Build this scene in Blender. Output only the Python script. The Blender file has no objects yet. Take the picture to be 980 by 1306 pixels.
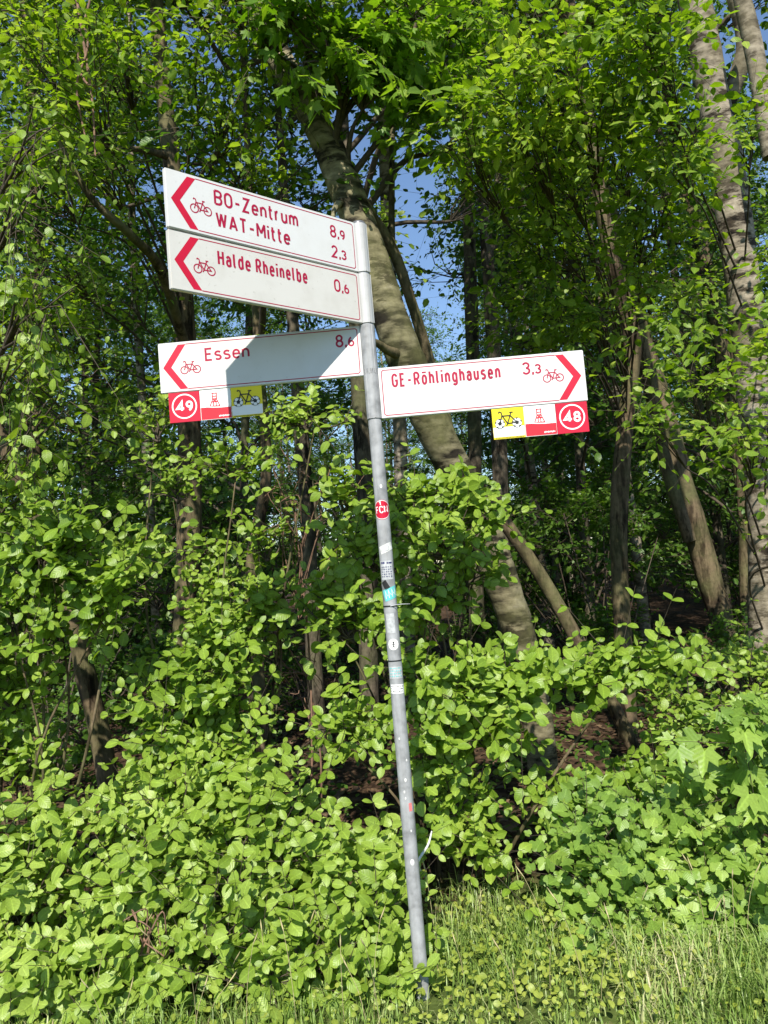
import bpy, math, random
import numpy as np
from mathutils import Matrix, Vector

# ------------------------------------------------------------------ camera, sky, sun, exposure
sc = bpy.context.scene
R_ = math.radians
CAM = np.array([0.006, -3.0245, 1.6]); PITCH = 0.0688; ROLL = 0.0835; FPX = 1000.0   # photo is 980 x 1306
cam_d = bpy.data.cameras.new('camera'); cam_o = bpy.data.objects.new('camera', cam_d)
sc.collection.objects.link(cam_o); sc.camera = cam_o
cam_d.sensor_fit = 'VERTICAL'; cam_d.sensor_height = 24.0; cam_d.lens = 24.0 * FPX / 1306.0
cam_d.clip_start = 0.05; cam_d.clip_end = 2000
_f = np.array([0, math.cos(PITCH), math.sin(PITCH)]); _r = np.array([1.0, 0, 0]); _u = np.cross(_r, _f)
_c, _s = math.cos(ROLL), math.sin(ROLL)
RX = _r * _c - _u * _s; RY = _r * _s + _u * _c          # image right / image up in the world
m = Matrix(((RX[0], RY[0], -_f[0], CAM[0]), (RX[1], RY[1], -_f[1], CAM[1]), (RX[2], RY[2], -_f[2], CAM[2]), (0, 0, 0, 1)))
cam_o.matrix_world = m
SUN = np.array([0.057, 0.55, -0.541]); SUN /= np.linalg.norm(SUN)      # direction the light travels
TOSUN = -SUN
w = bpy.data.worlds.new('World'); sc.world = w; w.use_nodes = True
nt = w.node_tree; nt.nodes.clear()
sky = nt.nodes.new('ShaderNodeTexSky'); sky.sky_type = 'NISHITA'; sky.sun_disc = False
sky.sun_elevation = math.asin(TOSUN[2]); sky.sun_rotation = math.atan2(TOSUN[0], TOSUN[1]) % (2 * math.pi)
sky.air_density = 1.0; sky.dust_density = 0.1; sky.ozone_density = 3.5
bg = nt.nodes.new('ShaderNodeBackground'); bg.inputs['Strength'].default_value = 0.12
wo = nt.nodes.new('ShaderNodeOutputWorld'); nt.links.new(sky.outputs[0], bg.inputs[0]); nt.links.new(bg.outputs[0], wo.inputs[0])
sl = bpy.data.lights.new('sun', 'SUN'); sl.energy = 5.0; sl.angle = R_(0.53); sl.color = (1.0, 0.95, 0.85)
so = bpy.data.objects.new('sun', sl); sc.collection.objects.link(so); so.location = (-2, -20, 20)
so.rotation_euler = Vector(SUN).to_track_quat('-Z', 'Y').to_euler()
sc.view_settings.view_transform = 'Standard'; sc.view_settings.look = 'None'
sc.view_settings.gamma = 1.0; sc.view_settings.exposure = 0.58; sc.view_settings.use_curve_mapping = False
sc.cycles.max_bounces = 6; sc.cycles.diffuse_bounces = 3; sc.cycles.glossy_bounces = 2
sc.cycles.transmission_bounces = 4; sc.cycles.transparent_max_bounces = 4
sc.cycles.caustics_reflective = False; sc.cycles.caustics_refractive = False

# ------------------------------------------------------------------ helpers
rng = np.random.default_rng(7)
COL = sc.collection
def ray(px, py):
    d = _f * FPX + RX * (px - 490.0) + RY * (653.0 - py)
    return d / d[1]
def pix(px, py, y):                                     # point on the plane Y = y seen at photo pixel
    return CAM + ray(px, py) * (y - CAM[1])
def pixz(px, py, z=0.0):                                # point on the ground
    d = ray(px, py); return CAM + d * ((z - CAM[2]) / d[2])
def depth(p): return float(np.dot(np.asarray(p) - CAM, _f))
def norm(v): return v / (np.linalg.norm(v, axis=-1, keepdims=True) + 1e-9)

def link(o, parent=None):
    COL.objects.link(o)
    if parent is not None: o.parent = parent
    return o
def tag(o, label=None, cat=None, group=None, kind=None):
    if label: o['label'] = label
    if cat: o['category'] = cat
    if group: o['group'] = group
    if kind: o['kind'] = kind
    return o
def thing(name, loc, label, cat, group=None):
    o = bpy.data.objects.new(name, None); o.location = tuple(float(v) for v in loc); o.empty_display_size = 0.1
    link(o); return tag(o, label, cat, group)
def mesh_np(name, verts, faces, mats, smooth=False, mat_idx=None, uv=None):
    me = bpy.data.meshes.new(name)
    if isinstance(faces, np.ndarray):
        n, k = faces.shape
        me.vertices.add(len(verts)); me.vertices.foreach_set('co', np.ascontiguousarray(verts, dtype=np.float32).ravel())
        me.loops.add(n * k); me.loops.foreach_set('vertex_index', np.ascontiguousarray(faces, dtype=np.int32).ravel())
        me.polygons.add(n); me.polygons.foreach_set('loop_start', np.arange(0, n * k, k, dtype=np.int32))
        me.update(calc_edges=True)
    else:
        me.from_pydata([tuple(float(c) for c in v) for v in verts], [], faces)
    for mm in (mats if isinstance(mats, (list, tuple)) else [mats]): me.materials.append(mm)
    if mat_idx is not None: me.polygons.foreach_set('material_index', np.asarray(mat_idx, dtype=np.int32))
    if smooth: me.polygons.foreach_set('use_smooth', np.ones(len(me.polygons), dtype=bool))
    if uv is not None:
        ul = me.uv_layers.new(name='UVMap'); li = np.zeros(len(me.loops), dtype=np.int32); me.loops.foreach_get('vertex_index', li)
        ul.data.foreach_set('uv', np.ascontiguousarray(np.asarray(uv)[li], dtype=np.float32).ravel())
    me.update(); return me
def obj(name, me, parent=None, origin=None):
    o = bpy.data.objects.new(name, me); return link(o, parent)

# ------------------------------------------------------------------ materials
def mat(name):
    mm = bpy.data.materials.new(name); mm.use_nodes = True
    t = mm.node_tree; t.nodes.clear()
    return mm, t, (lambda ty, **kw: _node(t, ty, **kw)), t.links.new
def _node(t, ty, **kw):
    n = t.nodes.new('ShaderNode' + ty)
    for k, v in kw.items(): setattr(n, k, v)
    return n
def ramp(n, stops):
    cr = n.color_ramp
    while len(cr.elements) < len(stops): cr.elements.new(0.5)
    for e, (p, c) in zip(cr.elements, stops): e.position = p; e.color = (*c, 1)
def leaf_mat(name, stops, trans=(0.30, 0.45, 0.05), island=True, tw=0.32, rough=0.42, spec=0.4):
    mm, t, N, L = mat(name)
    out = N('OutputMaterial'); pb = N('BsdfPrincipled'); tr = N('BsdfTranslucent'); mx = N('MixShader')
    if island: rn = N('NewGeometry'); rs = rn.outputs['Random Per Island']
    else: rn = N('ObjectInfo'); rs = rn.outputs['Random']
    geo = N('NewGeometry'); no = N('TexNoise'); no.inputs['Scale'].default_value = 1.7; no.inputs['Detail'].default_value = 2
    L(geo.outputs['Position'], no.inputs['Vector'])
    ad = N('Math', operation='MULTIPLY_ADD'); ad.inputs[1].default_value = 0.9; ad.inputs[2].default_value = -0.22
    L(no.outputs[0], ad.inputs[0])
    mi = N('Math', operation='MULTIPLY_ADD'); mi.inputs[1].default_value = 0.5
    L(rs, mi.inputs[0]); L(ad.outputs[0], mi.inputs[2])
    cr = N('ValToRGB'); ramp(cr, stops); L(mi.outputs[0], cr.inputs[0])
    # faint vein mottling
    n2 = N('TexNoise'); n2.inputs['Scale'].default_value = 95; n2.inputs['Detail'].default_value = 1; L(geo.outputs['Position'], n2.inputs['Vector'])
    hs = N('HueSaturation'); mr = N('MapRange'); mr.inputs[3].default_value = 0.78; mr.inputs[4].default_value = 1.2
    L(n2.outputs[0], mr.inputs[0]); L(mr.outputs[0], hs.inputs['Value']); L(cr.outputs[0], hs.inputs['Color'])
    uv = N('UVMap'); sx = N('SeparateXYZ'); L(uv.outputs[0], sx.inputs[0])
    ax_ = N('Math', operation='SUBTRACT'); ax_.inputs[1].default_value = 0.5; L(sx.outputs[0], ax_.inputs[0]); ab = N('Math', operation='ABSOLUTE'); L(ax_.outputs[0], ab.inputs[0])
    rib = N('MapRange'); rib.inputs[1].default_value = 0.012; rib.inputs[2].default_value = 0.04; rib.inputs[3].default_value = 1.28; rib.inputs[4].default_value = 1.0; L(ab.outputs[0], rib.inputs[0])
    vy = N('Math', operation='MULTIPLY_ADD'); vy.inputs[1].default_value = -0.8; L(ab.outputs[0], vy.inputs[0]); L(sx.outputs[1], vy.inputs[2])
    vf = N('Math', operation='MULTIPLY'); vf.inputs[1].default_value = 42.0; L(vy.outputs[0], vf.inputs[0]); vs = N('Math', operation='SINE'); L(vf.outputs[0], vs.inputs[0])
    vm = N('Math', operation='MULTIPLY_ADD'); vm.inputs[1].default_value = 0.03; vm.inputs[2].default_value = 1.0; L(vs.outputs[0], vm.inputs[0])
    vv = N('Math', operation='MULTIPLY'); L(vm.outputs[0], vv.inputs[0]); L(rib.outputs[0], vv.inputs[1]); v3 = N('Math', operation='MULTIPLY'); L(vv.outputs[0], v3.inputs[0]); L(mr.outputs[0], v3.inputs[1]); L(v3.outputs[0], hs.inputs['Value'])
    bu = N('Bump'); bu.inputs['Strength'].default_value = 0.12; bu.inputs['Distance'].default_value = 0.003; L(vs.outputs[0], bu.inputs['Height']); L(bu.outputs[0], pb.inputs['Normal'])
    L(hs.outputs[0], pb.inputs['Base Color'])
    pb.inputs['Roughness'].default_value = rough; pb.inputs['Specular IOR Level'].default_value = spec
    mc = N('MixRGB', blend_type='MULTIPLY'); mc.inputs[0].default_value = 0.0
    tm = N('HueSaturation'); tm.inputs['Value'].default_value = 1.55; tm.inputs['Saturation'].default_value = 1.1; L(hs.outputs[0], tm.inputs['Color'])
    L(tm.outputs[0], tr.inputs['Color'])
    mx.inputs[0].default_value = tw; L(pb.outputs[0], mx.inputs[1]); L(tr.outputs[0], mx.inputs[2]); L(mx.outputs[0], out.inputs[0])
    return mm
def plain(name, col, rough=0.5, metal=0.0, spec=0.5, noise=0.0, nscale=20, bump=0.0):
    mm, t, N, L = mat(name); out = N('OutputMaterial'); pb = N('BsdfPrincipled'); L(pb.outputs[0], out.inputs[0])
    pb.inputs['Base Color'].default_value = (*col, 1); pb.inputs['Roughness'].default_value = rough
    pb.inputs['Metallic'].default_value = metal; pb.inputs['Specular IOR Level'].default_value = spec
    if noise or bump:
        tc = N('TexCoord'); no = N('TexNoise'); no.inputs['Scale'].default_value = nscale; no.inputs['Detail'].default_value = 6
        L(tc.outputs['Object'], no.inputs['Vector'])
        if noise:
            cr = N('ValToRGB'); ramp(cr, [(0.3, tuple(c * (1 - noise) for c in col)), (0.65, tuple(min(1, c * (1 + noise * 0.5)) for c in col))])
            L(no.outputs[0], cr.inputs[0]); L(cr.outputs[0], pb.inputs['Base Color'])
        if bump:
            b = N('Bump'); b.inputs['Strength'].default_value = bump; b.inputs['Distance'].default_value = 0.01
            L(no.outputs[0], b.inputs['Height']); L(b.outputs[0], pb.inputs['Normal'])
    return mm
def bark_mat(name, base, dark, moss, band=0.5, bscale=(5, 5, 16), pale=None, relief=0.6):
    mm, t, N, L = mat(name); out = N('OutputMaterial'); pb = N('BsdfPrincipled'); L(pb.outputs[0], out.inputs[0])
    pb.inputs['Roughness'].default_value = 0.85; pb.inputs['Specular IOR Level'].default_value = 0.2
    tc = N('TexCoord'); mp = N('Mapping'); mp.inputs['Scale'].default_value = bscale; L(tc.outputs['Object'], mp.inputs[0])
    n1 = N('TexNoise'); n1.inputs['Scale'].default_value = 1.0; n1.inputs['Detail'].default_value = 5; n1.inputs['Roughness'].default_value = 0.6; L(mp.outputs[0], n1.inputs['Vector'])
    n2 = N('TexNoise'); n2.inputs['Scale'].default_value = 3.0; n2.inputs['Detail'].default_value = 4; L(tc.outputs['Object'], n2.inputs['Vector'])
    n3 = N('TexNoise'); n3.inputs['Scale'].default_value = 30; n3.inputs['Detail'].default_value = 4; L(tc.outputs['Object'], n3.inputs['Vector'])
    c1 = N('ValToRGB'); ramp(c1, [(0.40, dark), (0.40 + 0.14 * band, tuple(0.5 * (a + b) for a, b in zip(base, dark))), (0.57, base), (0.75, pale or base)]); L(n1.outputs[0], c1.inputs[0])
    c2 = N('ValToRGB'); ramp(c2, [(0.45, (0, 0, 0)), (0.7, (1, 1, 1))]); L(n2.outputs[0], c2.inputs[0])
    mp2 = N('Mapping'); mp2.inputs['Scale'].default_value = tuple(0.45 * b_ for b_ in bscale); mp2.inputs['Location'].default_value = (3.1, 1.7, 0.4); L(tc.outputs['Object'], mp2.inputs[0])
    n5 = N('TexNoise'); n5.inputs['Scale'].default_value = 1.0; n5.inputs['Detail'].default_value = 6; n5.inputs['Roughness'].default_value = 0.7; L(mp2.outputs[0], n5.inputs['Vector'])
    c5 = N('ValToRGB'); ramp(c5, [(0.41, tuple(d_ * 1.8 for d_ in dark)), (0.455, (1, 1, 1))]); L(n5.outputs[0], c5.inputs[0])
    m5 = N('MixRGB', blend_type='MULTIPLY'); m5.inputs[0].default_value = 0.85; L(c1.outputs[0], m5.inputs[1]); L(c5.outputs[0], m5.inputs[2])
    mx = N('MixRGB'); mx.inputs[2].default_value = (*moss, 1); L(c2.outputs[0], mx.inputs[0]); L(m5.outputs[0], mx.inputs[1])
    mu = N('MixRGB', blend_type='MULTIPLY'); mu.inputs[0].default_value = 0.6; L(mx.outputs[0], mu.inputs[1])
    c3 = N('ValToRGB'); ramp(c3, [(0.3, (0.45, 0.45, 0.45)), (0.6, (1, 1, 1))]); L(n3.outputs[0], c3.inputs[0]); L(c3.outputs[0], mu.inputs[2])
    L(mu.outputs[0], pb.inputs['Base Color'])
    b = N('Bump'); b.inputs['Strength'].default_value = relief; b.inputs['Distance'].default_value = 0.02; L(n1.outputs[0], b.inputs['Height'])
    b2 = N('Bump'); b2.inputs['Strength'].default_value = 0.5; b2.inputs['Distance'].default_value = 0.006; L(n3.outputs[0], b2.inputs['Height']); L(b.outputs[0], b2.inputs['Normal']); L(b2.outputs[0], pb.inputs['Normal'])
    return mm

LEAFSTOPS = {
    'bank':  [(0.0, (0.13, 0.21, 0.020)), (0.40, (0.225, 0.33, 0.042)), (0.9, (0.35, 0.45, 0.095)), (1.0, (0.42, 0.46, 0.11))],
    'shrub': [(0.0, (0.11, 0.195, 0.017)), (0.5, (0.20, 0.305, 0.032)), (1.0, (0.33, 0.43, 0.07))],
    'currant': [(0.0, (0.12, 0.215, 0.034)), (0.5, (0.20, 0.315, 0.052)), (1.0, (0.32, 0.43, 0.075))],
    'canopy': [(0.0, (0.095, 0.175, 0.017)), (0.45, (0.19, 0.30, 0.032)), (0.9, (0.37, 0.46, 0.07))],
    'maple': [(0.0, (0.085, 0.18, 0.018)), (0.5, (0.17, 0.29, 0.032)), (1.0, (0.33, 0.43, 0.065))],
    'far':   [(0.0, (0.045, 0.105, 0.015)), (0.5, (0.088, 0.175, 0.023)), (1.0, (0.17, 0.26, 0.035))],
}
TWT = {'canopy': .48, 'far': .42, 'maple': .48}
LM = {k: leaf_mat('leaf_' + k, v, island=True, tw=TWT.get(k, .32)) for k, v in LEAFSTOPS.items()}
LMO = {k: leaf_mat('single_leaf_' + k, LEAFSTOPS[k], island=False, tw=TWT.get(k, .32)) for k in ('bank', 'shrub', 'currant', 'canopy', 'maple')}
M_twig = plain('twig', (0.065, 0.048, 0.030), 0.8, noise=0.4, nscale=40)
M_deadtwig = plain('dry_twig', (0.20, 0.115, 0.075), 0.85, noise=0.4, nscale=30)
M_birch = bark_mat('birch_bark', (0.27, 0.235, 0.14), (0.025, 0.020, 0.014), (0.14, 0.135, 0.055), 0.5, (4.5, 4.5, 14), (0.42, 0.37, 0.26), 0.2)
M_birch2 = bark_mat('pale_birch_bark', (0.34, 0.29, 0.22), (0.04, 0.03, 0.02), (0.20, 0.17, 0.11), 0.35, (6, 6, 19), (0.50, 0.44, 0.35), 0.2)
M_brown = bark_mat('brown_bark', (0.17, 0.125, 0.075), (0.05, 0.035, 0.02), (0.12, 0.12, 0.05), 0.6, (16, 16, 3))
M_grey = bark_mat('grey_bark', (0.13, 0.105, 0.075), (0.04, 0.032, 0.022), (0.10, 0.10, 0.05), 0.6, (14, 14, 4))

# ------------------------------------------------------------------ ground
def gh(x, y):
    x = np.asarray(x, float); y = np.asarray(y, float)
    base = 0.035 * np.sin(1.7 * x + 0.6) * np.sin(1.3 * y + 1.1) + 0.02 * np.sin(4.1 * x + 2.0 * y) * np.sin(3.3 * y - x)
    rise = 0.10 * np.clip((y - 1.0) / 3.0, 0, 1)
    near = np.clip((np.hypot(x, y) - 0.15) / 1.0, 0, 1)
    return base * near + rise
gx = np.concatenate([[-400, -200, -80, -40, -20], np.arange(-12, 12.01, 0.25), [20, 40, 80, 200, 400]])
gy = np.concatenate([[-300, -120, -50, -20, -10], np.arange(-5, 14.01, 0.25), [20, 30, 50, 100, 220, 500]])
X, Y = np.meshgrid(gx, gy); Z = gh(X, Y)
Vg = np.stack([X, Y, Z], -1).reshape(-1, 3)
nx, ny = len(gx), len(gy); ii = (np.arange(ny - 1)[:, None] * nx + np.arange(nx - 1)[None]).ravel()
Fg = np.stack([ii, ii + 1, ii + nx + 1, ii + nx], -1)
mm, t, N, L = mat('forest_ground'); out = N('OutputMaterial'); pb = N('BsdfPrincipled'); L(pb.outputs[0], out.inputs[0]); pb.inputs['Roughness'].default_value = 0.95
pb.inputs['Specular IOR Level'].default_value = 0.1
geo = N('NewGeometry'); n1 = N('TexNoise'); n1.inputs['Scale'].default_value = 14; n1.inputs['Detail'].default_value = 8; L(geo.outputs['Position'], n1.inputs['Vector'])
c1 = N('ValToRGB'); ramp(c1, [(0.3, (0.018, 0.012, 0.008)), (0.5, (0.06, 0.036, 0.022)), (0.7, (0.13, 0.085, 0.05))]); L(n1.outputs[0], c1.inputs[0])
c2 = N('ValToRGB'); ramp(c2, [(0.3, (0.03, 0.045, 0.01)), (0.6, (0.09, 0.12, 0.03)), (0.75, (0.15, 0.12, 0.06))]); L(n1.outputs[0], c2.inputs[0])
sep = N('SeparateXYZ'); L(geo.outputs['Position'], sep.inputs[0]); n4 = N('TexNoise'); n4.inputs['Scale'].default_value = 2; L(geo.outputs['Position'], n4.inputs['Vector'])
a1 = N('Math', operation='ADD'); L(sep.outputs[1], a1.inputs[0]); L(n4.outputs[0], a1.inputs[1])
mr = N('MapRange'); mr.inputs[1].default_value = 1.0; mr.inputs[2].default_value = 1.6; L(a1.outputs[0], mr.inputs[0])
mx = N('MixRGB'); L(mr.outputs[0], mx.inputs[0]); L(c2.outputs[0], mx.inputs[1]); L(c1.outputs[0], mx.inputs[2]); L(mx.outputs[0], pb.inputs['Base Color'])
bm_ = N('Bump'); bm_.inputs['Strength'].default_value = 0.8; bm_.inputs['Distance'].default_value = 0.03; L(n1.outputs[0], bm_.inputs['Height']); L(bm_.outputs[0], pb.inputs['Normal'])
ground = obj('ground', mesh_np('ground', Vg, Fg, mm, smooth=True)); tag(ground, kind='structure', label='grassy verge and brown leaf-strewn woodland floor')

# ------------------------------------------------------------------ leaf shapes
def leaf_strip(st, fold=0.18, curl=0.2, twist=0.0, petiole=0.0):
    """st: list of (y, halfwidth); folded along the midrib; returns verts (unit length), tris."""
    V = []; Fc = []
    mid = []; Lf = []; Rt = []
    for (y, hw) in st:
        zc = -curl * (y - 0.3) ** 2
        mid.append(len(V)); V.append((0.0, y, zc))
        if hw > 0:
            a = twist * (y - 0.5)
            Lf.append(len(V)); V.append((-hw, y - 0.02, zc + fold * hw + a * hw))
            Rt.append(len(V)); V.append((hw, y - 0.02, zc + fold * hw - a * hw))
        else: Lf.append(None); Rt.append(None)
    for i in range(len(st) - 1):
        a, b = mid[i], mid[i + 1]
        for side, fl in ((Lf, False), (Rt, True)):
            p, q = side[i], side[i + 1]
            tris = []
            if p is None and q is not None: tris = [(a, b, q)]
            elif p is not None and q is None: tris = [(a, b, p)]
            elif p is not None: tris = [(a, b, q), (a, q, p)]
            for tr in tris: Fc.append(tr if not fl else (tr[0], tr[2], tr[1]))
    return np.array(V), np.array(Fc)
OVAL = [leaf_strip([(0, 0), (.10, .17), (.32, .31), (.6, .325), (.83, .22), (.95, .09), (1, 0)], fo, cu, tw) for fo, cu, tw in
        ((.15, .25, 0), (.35, .1, .3), (-.1, .45, -.4), (.25, -.2, .5), (.05, .5, .2))]
ROUND = [leaf_strip([(0, 0), (.1, .2), (.35, .36), (.65, .36), (.88, .2), (1, 0)], fo, cu, tw) for fo, cu, tw in
         ((.15, .25, 0), (.3, .1, .3), (-.1, .45, -.4), (.05, .5, .2))]
OVAL_LO = [leaf_strip([(0, 0), (.3, .28), (.68, .27), (1, 0)], fo, cu, tw) for fo, cu, tw in ((.15, .25, 0), (.35, .1, .3), (-.1, .45, -.4))]
def maple(fold, curl):
    ang = [-150, -128, -98, -72, -58, -42, -26, -12, 0, 12, 26, 42, 58, 72, 98, 128, 150]
    rad = [.20, .42, .38, .60, .46, .62, .36, .74, .98, .74, .36, .62, .46, .60, .38, .42, .20]
    # scale lobes of a palmate leaf
    rad = [.22, .40, .30, .62, .55, .72, .38, .66, .92, .66, .38, .72, .55, .62, .30, .40, .22]
    V = [(0, .28, 0)]
    for a, r in zip(ang, rad):
        x = r * math.sin(math.radians(a)) * .78; y = .28 + r * math.cos(math.radians(a)) * .78
        V.append((x, y, fold * abs(x) - curl * (y - .3) ** 2 - curl * x * x))
    Fc = [(0, i + 1, i) for i in range(1, len(ang))]
    return np.array(V), np.array(Fc)
MAPLE = [maple(.2, .25), maple(-.1, .4), maple(.3, .1)]
def currant(fold, curl):
    ang = [-165, -140, -105, -80, -60, -42, -25, -10, 0, 10, 25, 42, 60, 80, 105, 140, 165]
    rad = [.30, .48, .52, .60, .58, .46, .58, .66, .70, .66, .58, .46, .58, .60, .52, .48, .30]
    V = [(0, .32, 0)]
    for a, r in zip(ang, rad):
        x = r * math.sin(math.radians(a)) * .85; y = .32 + r * math.cos(math.radians(a)) * .85
        V.append((x, y, fold * abs(x) - curl * (y - .3) ** 2 - curl * x * x))
    return np.array(V), np.array([(0, i + 1, i) for i in range(1, len(ang))])
CURR = [currant(.25, .25), currant(-.1, .45), currant(.35, .05)]

# ------------------------------------------------------------------ plant skeletons
def tubes_batch(P0, P1, r0, r1, n=3):
    """straight twigs, one n-sided prism each -> verts, quads"""
    K = len(P0); d = norm(P1 - P0)
    ref = np.where(np.abs(d[:, 2:3]) > 0.9, np.array([[1., 0, 0]]), np.array([[0, 0, 1.]]))
    a = norm(np.cross(d, ref)); b = np.cross(d, a)
    th = np.arange(n) * 2 * np.pi / n
    off = a[:, None] * np.cos(th)[None, :, None] + b[:, None] * np.sin(th)[None, :, None]
    V = np.concatenate([P0[:, None] + off * np.reshape(r0, (-1, 1, 1)), P1[:, None] + off * np.reshape(r1, (-1, 1, 1))], 1).reshape(-1, 3)
    base = (np.arange(K) * 2 * n)[:, None]; i = np.arange(n); j = (i + 1) % n
    Fq = np.stack([base + i, base + j, base + n + j, base + n + i], -1).reshape(-1, 4)
    return V, Fq
def spline(pts, per=6):
    pts = np.asarray(pts, float)
    if len(pts) < 3: 
        tt = np.linspace(0, 1, per + 1)[:, None]; return pts[0] * (1 - tt) + pts[1] * tt
    P = np.vstack([2 * pts[0] - pts[1], pts, 2 * pts[-1] - pts[-2]]); o = []
    for i in range(1, len(P) - 2):
        for k in range(per):
            s = k / per
            o.append(0.5 * ((2 * P[i]) + (-P[i - 1] + P[i + 1]) * s + (2 * P[i - 1] - 5 * P[i] + 4 * P[i + 1] - P[i + 2]) * s * s + (-P[i - 1] + 3 * P[i] - 3 * P[i + 1] + P[i + 2]) * s ** 3))
    o.append(P[-2]); return np.array(o)
def tube(pts, rad, n=10, per=6, wob=0.0, seed=0):
    q = np.column_stack([np.asarray(pts, float), np.asarray(rad, float)])
    q = spline(q, per); p = q[:, :3]; r = np.maximum(q[:, 3], 0.0008)
    d = norm(np.gradient(p, axis=0)); ref = np.array([0.0, 1.0, 0.13])
    a = norm(np.cross(d, ref)); b = np.cross(d, a)
    th = np.arange(n) * 2 * np.pi / n; K = len(p)
    rr = np.repeat(r[:, None], n, 1)
    if wob:
        g = np.random.default_rng(seed); ph = g.uniform(0, 6.28, 6)
        k = np.arange(K)[:, None]
        rr = rr * (1 + wob * (np.sin(2 * th[None] + ph[0] + k * .35) + .7 * np.sin(3 * th[None] + ph[1] - k * .5) + .6 * np.sin(k * .9 + ph[2]) + .5 * g.normal(size=(K, n))))
    V = (p[:, None] + a[:, None] * (np.cos(th)[None] * rr)[..., None] + b[:, None] * (np.sin(th)[None] * rr)[..., None]).reshape(-1, 3)
    i = np.arange(n); j = (i + 1) % n; base = (np.arange(K - 1) * n)[:, None]
    F = np.stack([base + i, base + j, base + n + j, base + n + i], -1).reshape(-1, 4)
    return V, F
def join(parts):
    Vs, Fs, o = [], [], 0
    for V, F in parts:
        Vs.append(V); Fs.append(F + o); o += len(V)
    return np.vstack(Vs), np.vstack(Fs)

def sprout(g, root, c, r, nb, tpb, lpt, size, pair=False, up=0.35, out=0.5, lightb=0.6, twl=0.2, droop=0.2, rnd=0.45, axis_droop=0.2, stem_r=0.008):
    """one clump: branches fan out from root through centre c to its ellipsoid skin; twigs; leaves.
       returns leaf frames (pos, X, Y, Z, size) and list of twig meshes"""
    root = np.asarray(root, float); c = np.asarray(c, float); r = np.asarray(r, float)
    dirs = norm(g.normal(size=(nb, 3))); dirs[:, 2] = dirs[:, 2] * 0.8 + 0.1
    tips = c + dirs * r * g.uniform(0.55, 1.0, (nb, 1))
    ctrl = root * 0.35 + c * 0.65 + g.normal(size=(nb, 3)) * r * 0.25
    ts = np.array([0, .3, .6, .8, 1.0])
    bez = lambda t: (1 - t) ** 2 * root[None, None] + 2 * (1 - t) * t * ctrl[:, None] + t * t * tips[:, None]
    pts = bez(ts[None, :, None])
    parts = []
    for k in range(len(ts) - 1):
        parts.append(tubes_batch(pts[:, k], pts[:, k + 1], np.full(nb, stem_r * (1 - ts[k] * .75)), np.full(nb, stem_r * (1 - ts[k + 1] * .75)), 4))
    # twigs
    bt = g.uniform(0.45, 1.0, (nb, tpb)); bt[:, 0] = 1.0
    tb = bez(bt[..., None]).reshape(-1, 3)
    bd = norm(np.repeat(norm(tips - c), tpb, 0) * out + g.normal(size=(nb * tpb, 3)) * 0.55 + np.array([0, 0, up]) + TOSUN * 0.15)
    ln = twl * g.uniform(0.45, 1.25, (nb * tpb, 1)) * np.where(g.random((nb * tpb, 1)) < .12, 1.9, 1.0)
    te = tb + bd * ln; te[:, 2] -= droop * ln[:, 0] * 0.6
    parts.append(tubes_batch(tb, te, np.full(len(tb), stem_r * .25), np.full(len(tb), stem_r * .1), 3))
    T = len(tb); d = norm(te - tb)
    nrm = norm(np.array([0, 0, 1.0]) * (1 - lightb) + TOSUN * lightb + g.normal(size=(T, 3)) * rnd * .6)
    side = norm(np.cross(d, nrm))
    m = lpt
    s = (np.arange(m) + 0.6) / m
    P = tb[:, None] + (te - tb)[:, None] * s[None, :, None]
    if pair:
        P = np.concatenate([P, P], 1); sg = np.concatenate([np.ones(m), -np.ones(m)]); ss = np.concatenate([s, s])
    else:
        sg = np.where(np.arange(m) % 2, 1.0, -1.0); ss = s
    Kk = len(sg)
    ax = d[:, None] * 0.55 + side[:, None] * sg[None, :, None] * 0.85 + g.normal(size=(T, Kk, 3)) * 0.28
    ax[..., 2] -= axis_droop
    ax[:, ss > 0.93] += d[:, None] * 0.6
    ax = norm(ax)
    nn = nrm[:, None] + g.normal(size=(T, Kk, 3)) * rnd
    nn = norm(nn - (nn * ax).sum(-1, keepdims=True) * ax)
    xx = np.cross(ax, nn)
    sz = size * g.uniform(0.55, 1.2, (T, Kk)) * g.uniform(0.65, 1.2, (T, 1)) * (1.0 - 0.35 * np.abs(ss - 0.55))[None]
    fr = np.concatenate([P, xx, ax, nn, sz[..., None]], -1).reshape(-1, 13)
    return fr, parts

def bake_leaves(fr, variants, material, g, name='foliage', origin=(0, 0, 0)):
    Vs, Fs, Us, o = [], [], [], 0
    which = g.integers(0, len(variants), len(fr)); origin = np.asarray(origin, float)
    for k, (lv, lf) in enumerate(variants):
        f = fr[which == k]
        if not len(f): continue
        s = f[:, 12][:, None, None]
        V = f[:, None, 0:3] - origin + s * (lv[None, :, 0:1] * f[:, None, 3:6] + lv[None, :, 1:2] * f[:, None, 6:9] + lv[None, :, 2:3] * f[:, None, 9:12])
        F = lf[None] + (np.arange(len(f)) * len(lv))[:, None, None] + o
        Vs.append(V.reshape(-1, 3)); Fs.append(F.reshape(-1, 3)); o += len(f) * len(lv)
        Us.append(np.tile(lv[:, :2] + [.5, 0], (len(f), 1)))
    return mesh_np(name, np.vstack(Vs), np.vstack(Fs), material, uv=np.vstack(Us))
_leafmesh = {}
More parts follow.
